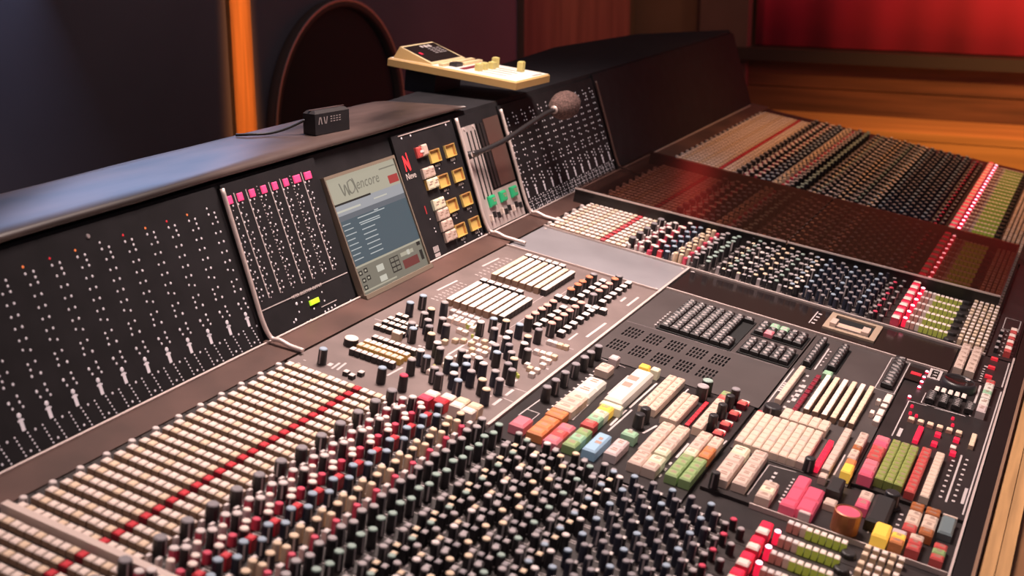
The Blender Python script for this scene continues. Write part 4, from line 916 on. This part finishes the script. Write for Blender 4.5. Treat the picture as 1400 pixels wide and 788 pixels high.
obj('display', mesh('dsp', dq(.0255, .092, .013, WW - .013, .0006), [M['gloss']]), rem)
for x0, x1, y0, y1 in ((.030, .038, .062, .070), (.030, .040, .074, .084), (.030, .040, .088, .097)): obj('display_digit', mesh('dd', dq(x0, x1, y0, y1, .0010), [M['white']]), rem)
for i in range(4):
    for j in range(3): obj('display_text', mesh('dt', dq(.044 + .006 * i, .047 + .006 * i, .072 + .015 * j, .083 + .015 * j, .0010), [M['palecap']]), rem)
obj('display_lamp', mesh('dla', dq(.054, .062, .024, .032, .0010), [M['led_red']]), rem)
for x, y0, y1, m_ in ((.112, .058, .128, cr), (.130, .058, .128, cr), (.112, .008, .05, cr)): obj('button_bar', mesh('bb', sh_box(x, x + .010, y0, y1, T_ + .0002, T_ + .005), [m_]), rem)
obj('black_switch', mesh('bs', sh_box(.124, .140, .028, .052, T_ + .0002, T_ + .007), [M['black']]), rem)
obj('label_strip', mesh('ls', sh_box(.152, .164, .020, .125, T_ + .0002, T_ + .0012), [M['darkred']]), rem)
for x, y in ((.186, .034), (.186, .056), (.190, .078), (.186, .098), (.240, .104)):
    obj('slider_knob', mesh('slk', sh_key(.011, .012, .014 if y < .09 else .020), [lit('slider_yellow', (0.86, 0.72, 0.26), .08)], ('slk', y < .09)), rem, (x, y, T_ + .0002))
for y in (.034, .056, .078, .098): obj('slider_slot', mesh('sls', sh_box(-.028, .032, -.001, .001, 0, .0004), [M['greycap']], 'sls'), rem, (.215, y, T_ + .0003))
obj('printed_text', mesh('rpt', sh_box(-.002, .002, -.018, .018, 0, .0003), [M['greycap']]), rem, (.278, .100, T_ + .0003))
obj('foot', mesh('ft', sh_box(.03, .10, .02, WW - .02, -.046, -.0005), [M['black']]), rem)

# small black box with cable on the padded top
bx = thing('black_box', 'small black box with white markings and cable on the padded top', 'box', (-0.160, 0.800, top_z + 0.0128), (0, 0, R(-12)))
Vb, Fb, Ib = sh_key(.036, .102, .050, .006)
obj('case', mesh('bxc', (Vb, Fb, Ib), [mat('box_black', (0.035, 0.030, 0.030), 0.32), M['black']]), bx)
obj('top_groove', mesh('bxg', sh_box(-.004, .001, -.050, .055, .0502, .0510), [M['ledge']]), bx)
s_ = []
for y0, kind in ((-.036, 1), (-.020, -1)):
    for sgn in (-1, 1):
        s_.append(([(0.0184, y0 + sgn * .0005, .0365 if kind == 1 else .0215), (0.0184, y0 + sgn * .0025, .0365 if kind == 1 else .0215), (0.0184, y0 + sgn * .0058, .0215 if kind == 1 else .0365), (0.0184, y0 + sgn * .0036, .0215 if kind == 1 else .0365)], [(0, 1, 2, 3)], [0]))
for i in range(4):
    y = -.006 + .0085 * i
    for z in (.0240, .0290, .0340): s_.append(([(0.0184, y, z), (0.0184, y + .005, z), (0.0184, y + .005, z + .0018), (0.0184, y, z + .0018)], [(0, 1, 2, 3)], [0]))
obj('printed_marks', mesh('bxm', join(s_), [M['print']]), bx)
cb = obj('box_cable', tube_mesh('cbl', bez([(-.012, -.0515, .030), (-.036, -.080, .014), (-.060, -.11, .0048), (-.085, -.14, .0040), (-.112, -.155, .002)], 8), .003, M['black'], 8), bx)
bx.scale = (0.72, 0.72, 0.72)
